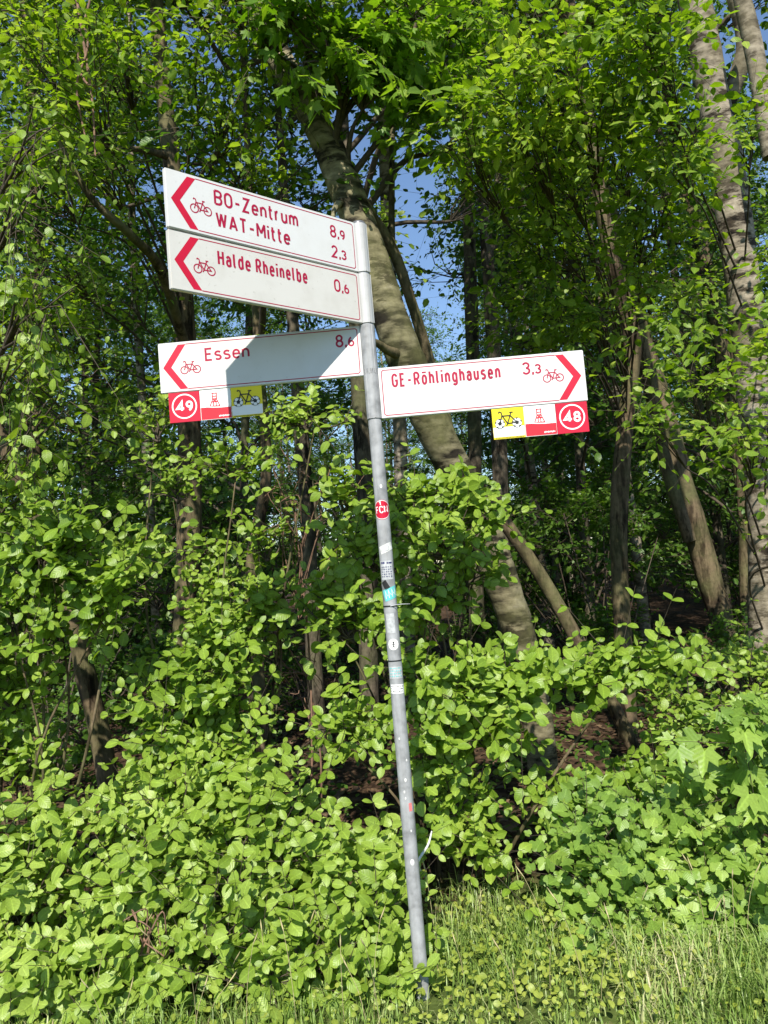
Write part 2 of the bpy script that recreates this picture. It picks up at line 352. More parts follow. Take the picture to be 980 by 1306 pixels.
def leaf_objects(fr, variants, vkey, material, parent, origin, g):
    key = (vkey, material.name)
    if key not in _leafmesh:
        _leafmesh[key] = [mesh_np('leaf', lv, lf, material, uv=lv[:, :2] + [.5, 0]) for lv, lf in variants]
    ms = _leafmesh[key]
    for f in fr:
        o = bpy.data.objects.new('leaf', ms[int(g.integers(0, len(ms)))])
        s = f[12]
        p = f[0:3] - origin
        o.parent = parent
        o.matrix_local = Matrix(((f[3] * s, f[6] * s, f[9] * s, p[0]), (f[4] * s, f[7] * s, f[10] * s, p[1]), (f[5] * s, f[8] * s, f[11] * s, p[2]), (0, 0, 0, 1)))
        COL.objects.link(o)
def in_frame(P, mrg=0):
    d = P - CAM; z = d @ _f; px = 490 + d @ RX / z * FPX; py = 653 - d @ RY / z * FPX
    return (px > -mrg) & (px < 980 + mrg) & (py > -mrg) & (py < 1306 + mrg) & (z > 0.3), px, py, z

def plant(name, label, cat, base, clumps, leafset, matkey, group=None, n_obj=280, seed=1, stem_mat=None, stems=None, part_leaf='foliage', vkey='oval', lo=None, **kw):
    """a shrub / tree: Empty at base > stem(s), branches, leaf objects, foliage"""
    g = np.random.default_rng(seed); base = np.asarray(base, float)
    root = thing(name, base, label, cat, group)
    frs, tw = [], []
    for cl in clumps:
        a = dict(kw); a.update(cl); rt = a.pop('root', None)
        fr, parts = sprout(g, base + np.array([0, 0, .02]) if rt is None else rt, a.pop('c'), a.pop('r'), a.pop('nb'), a.pop('tpb'), a.pop('lpt'), a.pop('size'), **a)
        keep = fr[:, 2] > gh(fr[:, 0], fr[:, 1]) + 0.015
        frs.append(fr[keep]); tw += parts
    fr = np.vstack(frs)
    V, F = join(tw); obj('branches', mesh_np('branches', V - base, F, stem_mat or M_twig), root)
    for (sv, sf, sm) in (stems or []):
        obj('stem', mesh_np('stem', sv - base, sf, sm, smooth=True), root)
    if n_obj:
        ok, px, py, z = in_frame(fr[:, :3], 10)
        idx = np.where(ok)[0]; big = idx[np.argsort(z[idx] / fr[idx, 12])][:n_obj]
        leaf_objects(fr[big], leafset, vkey, LMO[matkey], root, base, g)
        rest = np.ones(len(fr), bool); rest[big] = False; fr = fr[rest]
    if len(fr):
        o = obj(part_leaf, bake_leaves(fr, lo or leafset, LM[matkey], g, part_leaf, base), root); o['kind'] = 'stuff'
    return root
def P(px, py, y, rx, ry=None, ry_depth=None, nb=14, tpb=5, lpt=4, size=0.07, **kw):
    """clump from a photo pixel, distance and pixel radii"""
    c = pix(px, py, y); s = depth(c) / FPX
    ry = ry or rx
    return dict(c=c, r=np.array([rx * s, (ry_depth if ry_depth else 0.7 * min(rx, ry) * s), ry * s]), nb=nb, tpb=tpb, lpt=lpt, size=size, **kw)


# ------------------------------------------------------------------ signpost
def steel(name, col, rough, metal, streak=0.25):
    mm, t, N, L = mat(name); out = N('OutputMaterial'); pb = N('BsdfPrincipled'); L(pb.outputs[0], out.inputs[0])
    tc = N('TexCoord'); no = N('TexNoise'); no.inputs['Scale'].default_value = 22; no.inputs['Detail'].default_value = 8; L(tc.outputs['Object'], no.inputs['Vector'])
    cr = N('ValToRGB'); ramp(cr, [(0.28, tuple(c * (1 - streak) for c in col)), (0.5, col), (0.72, tuple(min(1, c * (1 + streak * .6)) for c in col))]); L(no.outputs[0], cr.inputs[0])
    mp = N('Mapping'); mp.inputs['Scale'].default_value = (90, 90, 3); L(tc.outputs['Object'], mp.inputs[0]); n2 = N('TexNoise'); n2.inputs['Scale'].default_value = 1; n2.inputs['Detail'].default_value = 3; L(mp.outputs[0], n2.inputs['Vector'])
    c2 = N('ValToRGB'); ramp(c2, [(0.35, (0.82, 0.81, 0.79)), (0.55, (1, 1, 1))]); L(n2.outputs[0], c2.inputs[0])
    mu = N('MixRGB', blend_type='MULTIPLY'); mu.inputs[0].default_value = 0.6; L(cr.outputs[0], mu.inputs[1]); L(c2.outputs[0], mu.inputs[2]); L(mu.outputs[0], pb.inputs['Base Color'])
    pb.inputs['Metallic'].default_value = metal; pb.inputs['Roughness'].default_value = rough
    b = N('Bump'); b.inputs['Strength'].default_value = 0.25; b.inputs['Distance'].default_value = 0.001; L(no.outputs[0], b.inputs['Height']); L(b.outputs[0], pb.inputs['Normal'])
    return mm
M_pole = steel('galvanised_steel', (0.31, 0.315, 0.325), 0.55, 0.0, 0.42)
M_alu = steel('aluminium_profile', (0.46, 0.46, 0.46), 0.5, 0.0, 0.1)
M_cap = plain('grey_cap', (0.13, 0.13, 0.14), 0.4, 0.2)
def sheet_white(name, grime, tint=(1, 1, 1)):
    mm, t, N, L = mat(name); out = N('OutputMaterial'); pb = N('BsdfPrincipled'); L(pb.outputs[0], out.inputs[0])
    tc = N('TexCoord'); no = N('TexNoise'); no.inputs['Scale'].default_value = 7; no.inputs['Detail'].default_value = 7; no.inputs['Roughness'].default_value = 0.65; L(tc.outputs['Object'], no.inputs['Vector'])
    cr = N('ValToRGB'); ramp(cr, [(0.3, tuple(c * (1 - grime) * k_ for c, k_ in zip((0.63, 0.62, 0.60), tint))), (0.55, tuple(c * k_ for c, k_ in zip((0.63, 0.627, 0.62), tint)))]); L(no.outputs[0], cr.inputs[0])
    n2 = N('TexNoise'); n2.inputs['Scale'].default_value = 85; n2.inputs['Detail'].default_value = 3; L(tc.outputs['Object'], n2.inputs['Vector'])
    c2 = N('ValToRGB'); ramp(c2, [(0.66, (1, 1, 1)), (0.74, (0.66, 0.65, 0.60))]); L(n2.outputs[0], c2.inputs[0])
    mu = N('MixRGB', blend_type='MULTIPLY'); mu.inputs[0].default_value = min(1, grime * 5); L(cr.outputs[0], mu.inputs[1]); L(c2.outputs[0], mu.inputs[2]); L(mu.outputs[0], pb.inputs['Base Color'])
    pb.inputs['Roughness'].default_value = 0.45; pb.inputs['Specular IOR Level'].default_value = 0.35
    return mm
M_white = sheet_white('white_sheeting', 0.055); M_white2 = sheet_white('weathered_white_sheeting', 0.10, (.94, .915, .87))
M_red = plain('traffic_red', (0.50, 0.007, 0.034), 0.5, spec=0.3, noise=0.10, nscale=15)
M_txt = plain('lettering_red', (0.36, 0.006, 0.042), 0.5, spec=0.3, noise=0.10, nscale=15)
M_dot = plain('tile_white', (0.80, 0.79, 0.78), 0.5, spec=0.3)
M_yel = plain('tile_yellow', (0.80, 0.66, 0.02), 0.5, spec=0.3)
M_blk = plain('print_black', (0.02, 0.02, 0.02), 0.5, spec=0.3)
M_scarlet = plain('tile_scarlet', (0.54, 0.02, 0.036), 0.5, spec=0.3)
M_teal = plain('sticker_teal', (0.12, 0.50, 0.50), 0.5)
M_navy = plain('sticker_navy', (0.03, 0.03, 0.12), 0.5)
M_paper = plain('sticker_paper', (0.66, 0.66, 0.64), 0.7, noise=0.25, nscale=60)
M_pgrey = plain('sticker_grey', (0.45, 0.46, 0.47), 0.7, noise=0.3, nscale=80)
M_pink = plain('sticker_pink', (0.75, 0.18, 0.18), 0.6, noise=0.3, nscale=80)

class Flat:
    """flat print: polygons in (x, z), each stroke a hair in front of the one below"""
    def __init__(s, lift=0.0004): s.V = []; s.F = []; s.lift = lift; s.k = 0
    def poly(s, pts):
        n = len(s.V); s.V += [(x, -(s.lift + s.k * 0.00004), z) for x, z in pts]; s.F.append(tuple(range(n, n + len(pts)))); s.k += 1
    def ribbon(s, pts, w, closed=False):
        pts = [np.array(p, float) for p in pts]
        q = [pts[0]]
        for p in pts[1:]:
            if np.linalg.norm(p - q[-1]) > 1e-6: q.append(p)
        if closed and np.linalg.norm(q[0] - q[-1]) < 1e-6: q.pop()
        pts = q; n = len(pts); Lq, Rq = [], []
        for i, p in enumerate(pts):
            a = pts[i - 1] if (i > 0 or closed) else None
            b = pts[(i + 1) % n] if (i < n - 1 or closed) else None
            da = (p - a) / np.linalg.norm(p - a) if a is not None else None
            db = (b - p) / np.linalg.norm(b - p) if b is not None else None
            if da is None: da = db
            if db is None: db = da
            na = np.array([-da[1], da[0]]); nb = np.array([-db[1], db[0]]); mm_ = na + nb; l = np.linalg.norm(mm_)
            mm_ = na if l < 1e-6 else mm_ / l
            k = w / 2 / max(0.22, float(mm_ @ na))
            Lq.append(p + mm_ * k); Rq.append(p - mm_ * k)
        base = len(s.V); y = -(s.lift + s.k * 0.00004); s.k += 1
        for a, b in zip(Lq, Rq): s.V += [(a[0], y, a[1]), (b[0], y, b[1])]
        for i in range(n if closed else n - 1):
            j = (i + 1) % n
            s.F.append((base + 2 * i, base + 2 * i + 1, base + 2 * j + 1, base + 2 * j))
    def disc(s, c, r, n=28, rz=None): s.poly([(c[0] + r * math.cos(2 * math.pi * i / n), c[1] + (rz or r) * math.sin(2 * math.pi * i / n)) for i in range(n)])
    def ring(s, c, r, w, n=32): s.ribbon([(c[0] + r * math.cos(2 * math.pi * i / n), c[1] + r * math.sin(2 * math.pi * i / n)) for i in range(n)], w, True)
    def rect(s, x0, z0, x1, z1): s.poly([(x0, z0), (x1, z0), (x1, z1), (x0, z1)])
    def build(s, name, material, parent, wrap=None):
        V = s.V
        if wrap: V = [wrap(*v) for v in V]
        me = mesh_np(name, V, s.F, material)
        import bmesh
        b = bmesh.new(); b.from_mesh(me); bmesh.ops.triangulate(b, faces=b.faces[:]); b.to_mesh(me); b.free()
        return obj(name, me, parent)

def arc(cx, cy, rx, ry, a0, a1, n=9):
    return [(cx + rx * math.cos(R_(a0 + (a1 - a0) * i / (n - 1))), cy + ry * math.sin(R_(a0 + (a1 - a0) * i / (n - 1)))) for i in range(n)]
def stad(x0, y0, x1, y1, r=.3):                         # rounded box outline, anticlockwise, closed
    rx = min(.5 * (x1 - x0), .5); ry = min(r, .5 * (y1 - y0)); cx0, cx1 = x0 + rx, x1 - rx
    return arc(cx1, y1 - ry, rx, ry, 0, 90, 7) + arc(cx0, y1 - ry, rx, ry, 90, 180, 7) + arc(cx0, y0 + ry, rx, ry, 180, 270, 7) + arc(cx1, y0 + ry, rx, ry, 270, 360, 7)
def bowl(y0, y1, x0=0.0, x1=1.0, r=.25):                # from (x0,y1) round the right to (x0,y0)
    ry = min(r, .5 * (y1 - y0)); return [(x0, y1)] + arc(x1 - .5, y1 - ry, .5, ry, 90, 0, 6) + arc(x1 - .5, y0 + ry, .5, ry, 0, -90, 6) + [(x0, y0)]
XH = 0.70
def hump(x0, x1, y=XH, r=.28): return [(x0, 0), (x0, y)], arc((x0 + x1) / 2, y - r, (x1 - x0) / 2, r, 180, 0, 9) + [(x1, 0)]
GL = {  # character: (width, strokes); closed strokes start with 'c'
    'B': (.50, [[(0, 0), (0, 1)], bowl(.53, 1), bowl(0, .53)]), 'O': (.52, [['c'] + stad(0, 0, 1, 1, .30)]), '-': (.34, [[(0, .42), (1, .42)]]),
    'Z': (.48, [[(0, 1), (1, 1), (0, 0), (1, 0)]]), 'E': (.42, [[(1, 1), (0, 1), (0, 0), (1, 0)], [(0, .53), (.85, .53)]]),
    'W': (.72, [[(0, 1), (.25, 0)], [(.25, 0), (.5, .97)], [(.5, .97), (.75, 0)], [(.75, 0), (1, 1)]]), 'A': (.54, [[(0, 0), (.5, 1)], [(.5, 1), (1, 0)], [(.17, .28), (.83, .28)]]),
    'T': (.48, [[(0, 1), (1, 1)], [(.5, 1), (.5, 0)]]), 'M': (.62, [[(0, 0), (0, 1)], [(0, 1), (.5, .3)], [(.5, .3), (1, 1)], [(1, 1), (1, 0)]]), 'H': (.50, [[(0, 0), (0, 1)], [(1, 0), (1, 1)], [(0, .52), (1, .52)]]),
    'R': (.50, [[(0, 0), (0, 1)], bowl(.48, 1), [(.5, .48), (1, 0)]]), 'G': (.52, [arc(.5, .7, .5, .3, 20, 180, 8) + arc(.5, .3, .5, .3, 180, 360, 9) + [(1, .48), (.55, .48)]]),
    'F': (.40, [[(1, 1), (0, 1), (0, 0)], [(0, .53), (.85, .53)]]), 'C': (.50, [arc(.5, .7, .5, .3, 15, 180, 8) + arc(.5, .3, .5, .3, 180, 345, 9)]), 'N': (.52, [[(0, 0), (0, 1)], [(0, 1), (1, 0)], [(1, 0), (1, 1)]]),
    'e': (.42, [[(0, .36), (1, .36)] + arc(.5, XH - .28, .5, .28, 0, 180, 8) + arc(.5, .26, .5, .26, 180, 325, 8)]), 'n': (.40, list(hump(0, 1))), 'h': (.40, [[(0, 0), (0, 1)], hump(0, 1)[1]]),
    'u': (.40, [[(0, XH)] + arc(.5, .27, .5, .27, 180, 360, 9) + [(1, XH)], [(1, .1), (1, 0)]]), 'm': (.68, [[(0, 0), (0, XH)], hump(0, .5)[1], hump(.5, 1)[1]]),
    'r': (.26, [[(0, 0), (0, XH)], arc(.6, XH - .3, .6, .3, 180, 75, 6)]), 't': (.26, [[(.3, 1), (.3, .2)] + arc(.75, .2, .45, .2, 180, 270, 5) + [(1, 0)], [(-.15, XH), (1, XH)]]),
    'i': (.0, [[(0, 0), (0, XH)], [(0, .9), (0, 1.02)]]), 'l': (.14, [[(0, 1), (0, .18)] + arc(1, .18, 1, .18, 180, 270, 5)]),
    'a': (.40, [arc(.5, XH - .24, .5, .24, 155, 0, 8) + [(1, 0)], [(1, .42), (.45, .42)] + arc(.45, .21, .45, .21, 90, 270, 9) + [(1, .03)]]),
    'd': (.42, [[(1, 0), (1, 1)], ['c'] + stad(0, 0, 1, XH, .28)]), 'b': (.42, [[(0, 0), (0, 1)], ['c'] + stad(0, 0, 1, XH, .28)]), 'g': (.42, [['c'] + stad(0, 0, 1, XH, .28), [(1, XH), (1, -.08)] + arc(.5, -.08, .5, .2, 0, -150, 8)]),
    's': (.38, [arc(.5, XH - .18, .5, .18, 30, 200, 7) + [(.2, .40), (.8, .33)] + arc(.5, .17, .5, .17, 30, -150, 8)]),
    'o': (.42, [['c'] + stad(0, 0, 1, XH, .28)]), 'ö': (.42, [['c'] + stad(0, 0, 1, XH, .28), [(.2, .9), (.2, 1.02)], [(.8, .9), (.8, 1.02)]]),
    '8': (.46, [['c'] + stad(.06, .52, .94, 1, .24), ['c'] + stad(0, 0, 1, .52, .26)]), '9': (.46, [['c'] + stad(0, .42, 1, 1, .29), [(1, .7)] + arc(.25, .58, .75, .58, 0, -75, 7)]),
    '6': (.46, [['c'] + stad(0, 0, 1, .58, .29), [(0, .3)] + arc(.75, .42, .75, .58, 180, 105, 7)]), '2': (.46, [arc(.5, .72, .5, .28, 165, -20, 9) + [(0, 0), (1, 0)]]),
    '3': (.46, [arc(.45, .76, .5, .24, 160, -90, 9), arc(.45, .26, .55, .26, 90, -160, 9)]), '0': (.46, [['c'] + stad(0, 0, 1, 1, .30)]), ',': (.06, [[(.6, .12), (0, -.14)]]),
    '4': (.62, [[(.70, 0), (.70, 1), (0, .26), (1.02, .26)]]), '1': (.22, [[(0, .78), (1, 1), (1, 0)]]), ' ': (.16, []),
}
def text(fl, s, x, z, cap, length=None, stroke=0.15, gap=0.12, wscale=1.0):
    """draw s with its left edge at x, baseline z; glyph widths scaled so the line is 'length' long"""
    sw = stroke * cap
    fixed = sum(gap for _ in s[:-1]) * cap + stroke * cap * len(s)
    wid = sum(GL[c][0] for c in s) * cap
    if length: wscale = max(0.4, (length - fixed) / wid)
    cx = x
    for ch in s:
        gw, st = GL[ch]; wv = gw * cap * wscale
        for q in st:
            closed = q[0] == 'c'; pts = q[1:] if closed else q
            pp = [(cx + sw / 2 + px_ * (wv if gw else 0), z + sw / 2 + py_ * (cap - sw)) for px_, py_ in pts]
            fl.ribbon(pp, sw, closed)
        cx += wv + sw + gap * cap
    return cx
def bicycle(fl, x, z, w_, flip=False, stroke=0.0040, wheels=True):
    """bicycle drawn from x to x+w_, wheels' centre line at z"""
    r = .20 * w_; A = (r, 0); B = (w_ - r, 0)
    f = (lambda p: (x + (w_ - p[0] if flip else p[0]), z + p[1]))
    if wheels:
        fl.ring(f(A), r - stroke / 2, stroke, 26); fl.ring(f(B), r - stroke / 2, stroke, 26)
    k = w_
    # nose points to the left: front wheel A, bottom bracket, seat, head
    bb = (.47 * k, -.01 * k); head = (.29 * k, .30 * k); seat = (.60 * k, .33 * k)
    for ln in ([A, head, (.27 * k, .40 * k), (.20 * k, .43 * k), (.17 * k, .38 * k)], [head, bb, seat, (.615 * k, .37 * k)], [(.285 * k, .27 * k), (.585 * k, .27 * k)], [bb, B, (.585 * k, .27 * k)], [(.56 * k, .385 * k), (.69 * k, .385 * k)], [(.47 * k, -.01 * k), (.42 * k, -.10 * k)]):
        fl.ribbon([f(p) for p in ln], stroke)

post = thing('signpost', (0, 0, 0), 'galvanised steel pole carrying four white and red bicycle direction signs', 'signpost')
RP = 0.0262; HP = 2.967
def cyl(name, r, z0, z1, material, parent, n=32, bev=0.0):
    prof = [(r, z0), (r, z1)] if not bev else [(r - bev, z0), (r, z0 + bev), (r, z1 - bev), (r - bev, z1)]
    V = []; F = []
    for (rr, zz) in prof:
        for i in range(n): V.append((rr * math.cos(2 * math.pi * i / n), rr * math.sin(2 * math.pi * i / n), zz))
    for k in range(len(prof) - 1):
        for i in range(n): F.append((k * n + i, k * n + (i + 1) % n, (k + 1) * n + (i + 1) % n, (k + 1) * n + i))
    b_ = len(V); V += [V[i] for i in range(n)] + [V[(len(prof) - 1) * n + i] for i in range(n)]
    F.append(tuple(b_ + i for i in range(n))[::-1]); F.append(tuple(b_ + n + i for i in range(n)))
    me = mesh_np(name, V, F, material)
    for p in me.polygons: p.use_smooth = len(p.vertices) == 4
    return obj(name, me, parent)
cyl('pole', RP, -0.25, HP - 0.03, M_pole, post)
cyl('pole_cap', RP + 0.0012, HP - 0.032, HP - 0.004, M_cap, post, bev=0.003)

def box_mesh(name, x0, x1, y0, y1, z0, z1, material, bev=0.0):
    import bmesh
    b = bmesh.new(); bmesh.ops.create_cube(b, size=1.0)
    for v in b.verts: v.co = ((x0 + x1) / 2 + v.co.x * (x1 - x0), (y0 + y1) / 2 + v.co.y * (y1 - y0), (z0 + z1) / 2 + v.co.z * (z1 - z0))
    if bev: bmesh.ops.bevel(b, geom=b.edges[:], offset=bev, segments=2, affect='EDGES')
    me = bpy.data.meshes.new(name); b.to_mesh(me); b.free(); me.materials.append(material); return me
TH = 0.009                                              # half thickness of a sign panel
def sign(ztop, ang, left, lines, dist, mat_face, mat_sleeve, label, bike_z, tilt=0.0):
    u = np.array([-math.cos(ang), -math.sin(ang), 0]) if left else np.array([math.cos(ang), math.sin(ang), 0])
    S0 = 0.028; W = 0.8; H = 0.2
    org = u * (S0 + W) if left else u * S0
    sg = bpy.data.objects.new('direction_sign', box_mesh('direction_sign', 0, W, -TH, TH, 0, H, mat_face, 0.0025)); link(sg, post)
    sg.location = (org[0], org[1], ztop - H); sg.rotation_euler = (0, tilt, ang); sg['label'] = label
    # chevron
    mx_ = (lambda s_: s_ if left else W - s_)
    zb, zt = 0.011, H - 0.011; zc = 0.1
    fl = Flat(TH + 0.0004)
    pts = [(.016, zc), (.079, zt), (.110, zt), (.048, zc), (.110, zb), (.079, zb)]
    fl.poly([(mx_(a), b_) for a, b_ in pts[:4]]); fl.poly([(mx_(a), b_) for a, b_ in (pts[0], pts[3], pts[4], pts[5])])
    fl.build('arrow', M_red, sg)
    fl = Flat(TH + 0.0004); e = W - 0.013
    fl.ribbon([(mx_(.110), zt), (mx_(e - .006), zt), (mx_(e), zt - .006), (mx_(e), zb + .006), (mx_(e - .006), zb), (mx_(.110), zb)], 0.0034)
    fl.build('border_line', M_txt, sg)
    fl = Flat(TH + 0.0004); bicycle(fl, .083 if left else W - .083 - .082, bike_z, .082); fl.build('bicycle_symbol', M_txt, sg)
    for (s_, x, z, cap, ln) in lines:
        fl = Flat(TH + 0.0004); text(fl, s_, x, z, cap, ln); fl.build('lettering', M_txt, sg)
    for (a_, b_, x, z, cap) in dist:
        fl = Flat(TH + 0.0004); cx = text(fl, a_ + ',', x, z, cap, None, .15, .09); text(fl, b_, cx - .002, z, cap * .78, None, .17, .09); fl.build('distance', M_txt, sg)
    # aluminium sleeve gripping the pole, and web to the panel
    xs = (W + S0) if left else -S0
    V = []; F = []; n = 28; r = RP + 0.0034; z0, z1 = 0.002, H - 0.002
    for zz in (z0, z1):
        for i in range(n): V.append((xs + r * math.cos(2 * math.pi * i / n), r * math.sin(2 * math.pi * i / n), zz))
    for i in range(n): F.append((i, (i + 1) % n, n + (i + 1) % n, n + i))
    V += [V[i] for i in range(2 * n)]
    V += [(xs + RP * .98 * math.cos(2 * math.pi * i / n), RP * .98 * math.sin(2 * math.pi * i / n), zz) for zz in (z0, z1) for i in range(n)]
    for i in range(n):
        j = (i + 1) % n
        F.append((2 * n + i, 4 * n + i, 4 * n + j, 2 * n + j)); F.append((3 * n + i, 3 * n + j, 5 * n + j, 5 * n + i))
    me = mesh_np('sleeve', V, F, mat_sleeve)
    for p in me.polygons: p.use_smooth = p.index < n
    obj('sleeve', me, sg)
    sd = 1 if left else -1
    for a0 in (-100, -52):                                # two raised ribs along the sleeve
        a = R_(a0 if left else 180 - a0); cx_, cy_ = xs + r * math.cos(a), r * math.sin(a)
        obj('sleeve_rib', box_mesh('sleeve_rib', cx_ - .0016, cx_ + .0016, cy_ - .002, cy_ + .002, z0 + .001, z1 - .001, mat_sleeve, 0.0006), sg)
    return sg
A_BO, A_HA, A_ES, A_GE = 0.725, 0.7196, -0.0217, 0.0
bo = sign(2.954, A_BO, True, [('BO-Zentrum', .176, .117, .055, .348), ('WAT-Mitte', .178, .039, .055, .304)], [('8', '9', .672, .114, .050), ('2', '3', .672, .034, .050)], M_white, M_alu, 'white sign reading BO-Zentrum 8,9 and WAT-Mitte 2,3', .085)
ha = sign(2.7487, A_HA, True, [('Halde', .176, .112, .054, .130), ('Rheinelbe', .326, .112, .054, .222)], [('0', '6', .672, .106, .050)], M_white2, M_alu, 'weathered white sign reading Halde Rheinelbe 0,6', .085)
es = sign(2.546, A_ES, True, [('Essen', .183, .113, .053, .177)], [('8', '6', .700, .120, .051)], M_white, M_pole, 'white sign reading Essen 8,6', .085)
ge = sign(2.3708, 3.12 - math.pi, False, [('GE-Röhlinghausen', .050, .118, .055, .424)], [('3', '3', .560, .122, .050)], M_white, M_pole, 'white sign reading GE-Röhlinghausen 3,3', .100)

# route tiles hanging under two of the signs
TW, THT = 0.122, 0.119
def tile(sg, x, kind, num=None):
    face = {'num': M_red, 'tower': M_dot, 'ball': M_yel}[kind]
    lab = {'num': 'red route tile with white ring and number %s' % num, 'tower': 'white and red tile with a winding tower drawing', 'ball': 'yellow and white tile with a bicycle on footballs'}[kind]
    tl = bpy.data.objects.new('route_tile', box_mesh('route_tile', 0, TW, -0.0015, 0.0015, 0, THT, face, 0.0006)); link(tl, post)
    mw = Matrix.Translation(sg.location) @ sg.rotation_euler.to_matrix().to_4x4()
    tl.matrix_local = mw @ Matrix.Translation((x, -TH + 0.004, -THT - 0.001)); tl['label'] = lab
    f = Flat(0.0019)
    if kind == 'num':
        f.ring((TW / 2, THT / 2 + .003), .047, .0056); f.build('ring', M_dot, tl)
        f = Flat(0.0019); text(f, num, .0275, .0415, .042, .067, .20, .07); f.build('number', M_dot, tl)
    elif kind == 'tower':
        f.rect(.002, .002, TW - .001, .050); f.build('red_field', M_scarlet, tl)
        f = Flat(0.0024); f.ribbon([(.03, .0515), (.05, .049), (.08, .047), (TW - .001, .0475)], .004)
        for i in range(9): f.rect(.072 + i * .0048, .009 + .0008 * (i % 3), .0755 + i * .0048, .015 + .0012 * (i % 2))
        f.build('white_swoosh', M_dot, tl)
        f = Flat(0.0019); cx = .058
        for ln in ([(cx - .020, .052), (cx - .008, .080), (cx - .008, .104)], [(cx + .020, .052), (cx + .008, .080), (cx + .008, .104)], [(cx - .011, .104), (cx + .011, .104)], [(cx - .009, .082), (cx + .009, .082)], [(cx - .008, .092), (cx + .008, .092)],
                   [(cx - .012, .070), (cx + .012, .070)], [(cx - .005, .052), (cx - .005, .068)], [(cx + .005, .052), (cx + .005, .068)], [(cx - .008, .082), (cx + .008, .070)], [(cx + .008, .082), (cx - .008, .070)], [(cx - .020, .0525), (cx + .020, .0525)]):
            f.ribbon(ln, .0038)
        for i in range(18): f.rect(.012 + i * .0054, .112, .0155 + i * .0054, .1135)
        f.build('winding_tower_drawing', M_scarlet, tl)
    else:
        f.rect(.001, .008, TW - .001, .046); f.build('white_field', M_dot, tl)
        for c in ((.028, .060), (TW - .028, .060)): f = Flat(0.0026); f.disc(c, .019); f.build('football', M_dot, tl)
        for c in ((.028, .060), (TW - .028, .060)):
            f = Flat(0.0030)
            f.poly([(c[0] + .0085 * math.sin(2 * math.pi * i / 5), c[1] + .0085 * math.cos(2 * math.pi * i / 5)) for i in range(5)])
            for i in range(5):
                a = 2 * math.pi * i / 5
                f.ribbon([(c[0] + .0085 * math.sin(a), c[1] + .0085 * math.cos(a)), (c[0] + .014 * math.sin(a), c[1] + .014 * math.cos(a))], .0012)
                f.poly([(c[0] + rr * math.sin(a + da), c[1] + rr * math.cos(a + da)) for rr, da in ((.0135, 0), (.0188, -.32), (.0188, .32))])
            f.ring(c, .0188, .0012, 24)
            f.build('football_patches', M_blk, tl)
        f = Flat(0.0030); bicycle(f, .007, .060, TW - .014, stroke=.0042, wheels=False); f.build('bicycle_drawing', M_blk, tl)
        f = Flat(0.0019)
        for i in range(20): f.rect(.008 + i * .0054, .0025, .0118 + i * .0054, .0055)
        f.build('small_print', M_blk, tl)
for i, k in enumerate((('num', '49'), ('tower', None), ('ball', None))): tile(es, .028 + i * (TW + .0012), *k)
for i, k in enumerate((('ball', None), ('tower', None), ('num', '48'))): tile(ge, .426 + i * (TW + .0012), *k)

# stickers wrapped round the pole
def zpole(py): 
    px = 457 + (py - 283) * 83 / 992; return pix(px, py, -RP)[2]
def wrap_at(zc, a0=0.0, rot=0.0, lift=0.0):
    cr_, sr_ = math.cos(rot), math.sin(rot)
    def f(x, y, z):
        x, z = x * cr_ - z * sr_, x * sr_ + z * cr_
        r = RP + (-y) + lift; a = -math.pi / 2 + a0 + x / RP
        return (r * math.cos(a), r * math.sin(a), zc + z)
    return f
def grid_patch(fl, w_, h_, shape=None, n=14):
    """subdivided sheet so that it bends round the pole"""
    y = -(fl.lift + fl.k * .00004); fl.k += 1
    for i in range(n):
        for j in range(4):
            xa, xb = -w_ / 2 + w_ * i / n, -w_ / 2 + w_ * (i + 1) / n
            b = len(fl.V); ha_ = h_ if not shape else None
            za, zb = (j / 4 - .5), ((j + 1) / 4 - .5)
            hh = (lambda x: h_ if not shape else h_ * math.sqrt(max(0.0, 1 - (2 * x / w_) ** 2)))
            fl.V += [(xa, y, za * hh(xa)), (xb, y, za * hh(xb)), (xb, y, zb * hh(xb)), (xa, y, zb * hh(xa))]; fl.F.append((b, b + 1, b + 2, b + 3))
def sticker(py, w_, h_, material, label=None, shape=None, a0=0.0, rot=0.0):
    fl = Flat(0.0006); grid_patch(fl, w_, h_, shape); zc = zpole(py)
    o = fl.build('sticker', material, post, wrap_at(zc, a0, rot))
    if label: o['label'] = label
    return o, zc
s_, zc = sticker(650, .076, .076, M_red, 'round red sticker reading 1 FCN', 'o', a0=-0.05, rot=.08)
f = Flat(0.0010); f.ring((0, 0), .0355, .0022, 40); text(f, 'FCN', -.026, -.013, .028, .051, .14, .07); text(f, '1', -.008, .017, .018, None, .2, .1); f.build('emblem', M_dot, s_, wrap_at(zc, -.05, .08))
s_, zc = sticker(699, .055, .030, M_paper, 'torn grey scrap of paper sticker', a0=.1, rot=.35)
f = Flat(0.0010); f.ring((0, 0), .010, .004, 16); f.build('print', M_pgrey, s_, wrap_at(zc, .1, .35))
s_, zc = sticker(727, .050, .072, M_pgrey, 'faded label with dark blue heading', a0=-.1)
f = Flat(0.0010)
for x in (-.020, -.012, .002, .010, .016): f.rect(x, .024, x + .0065, .032 - .002 * (x > 0))
for k in range(5):
    for i in range(5): f.rect(-.02 + i * .0085, .010 - k * .009, -.0145 + i * .0085 - .002 * ((i + k) % 2), .0135 - k * .009)
f.build('print', M_navy, s_, wrap_at(zc, -.1))
sticker(746, .022, .034, M_blk, 'black scrap of a torn sticker', a0=-.45, rot=.5)
s_, zc = sticker(757, .062, .044, M_teal, 'crumpled turquoise and white sticker', a0=.25, rot=.3)
f = Flat(0.0010)
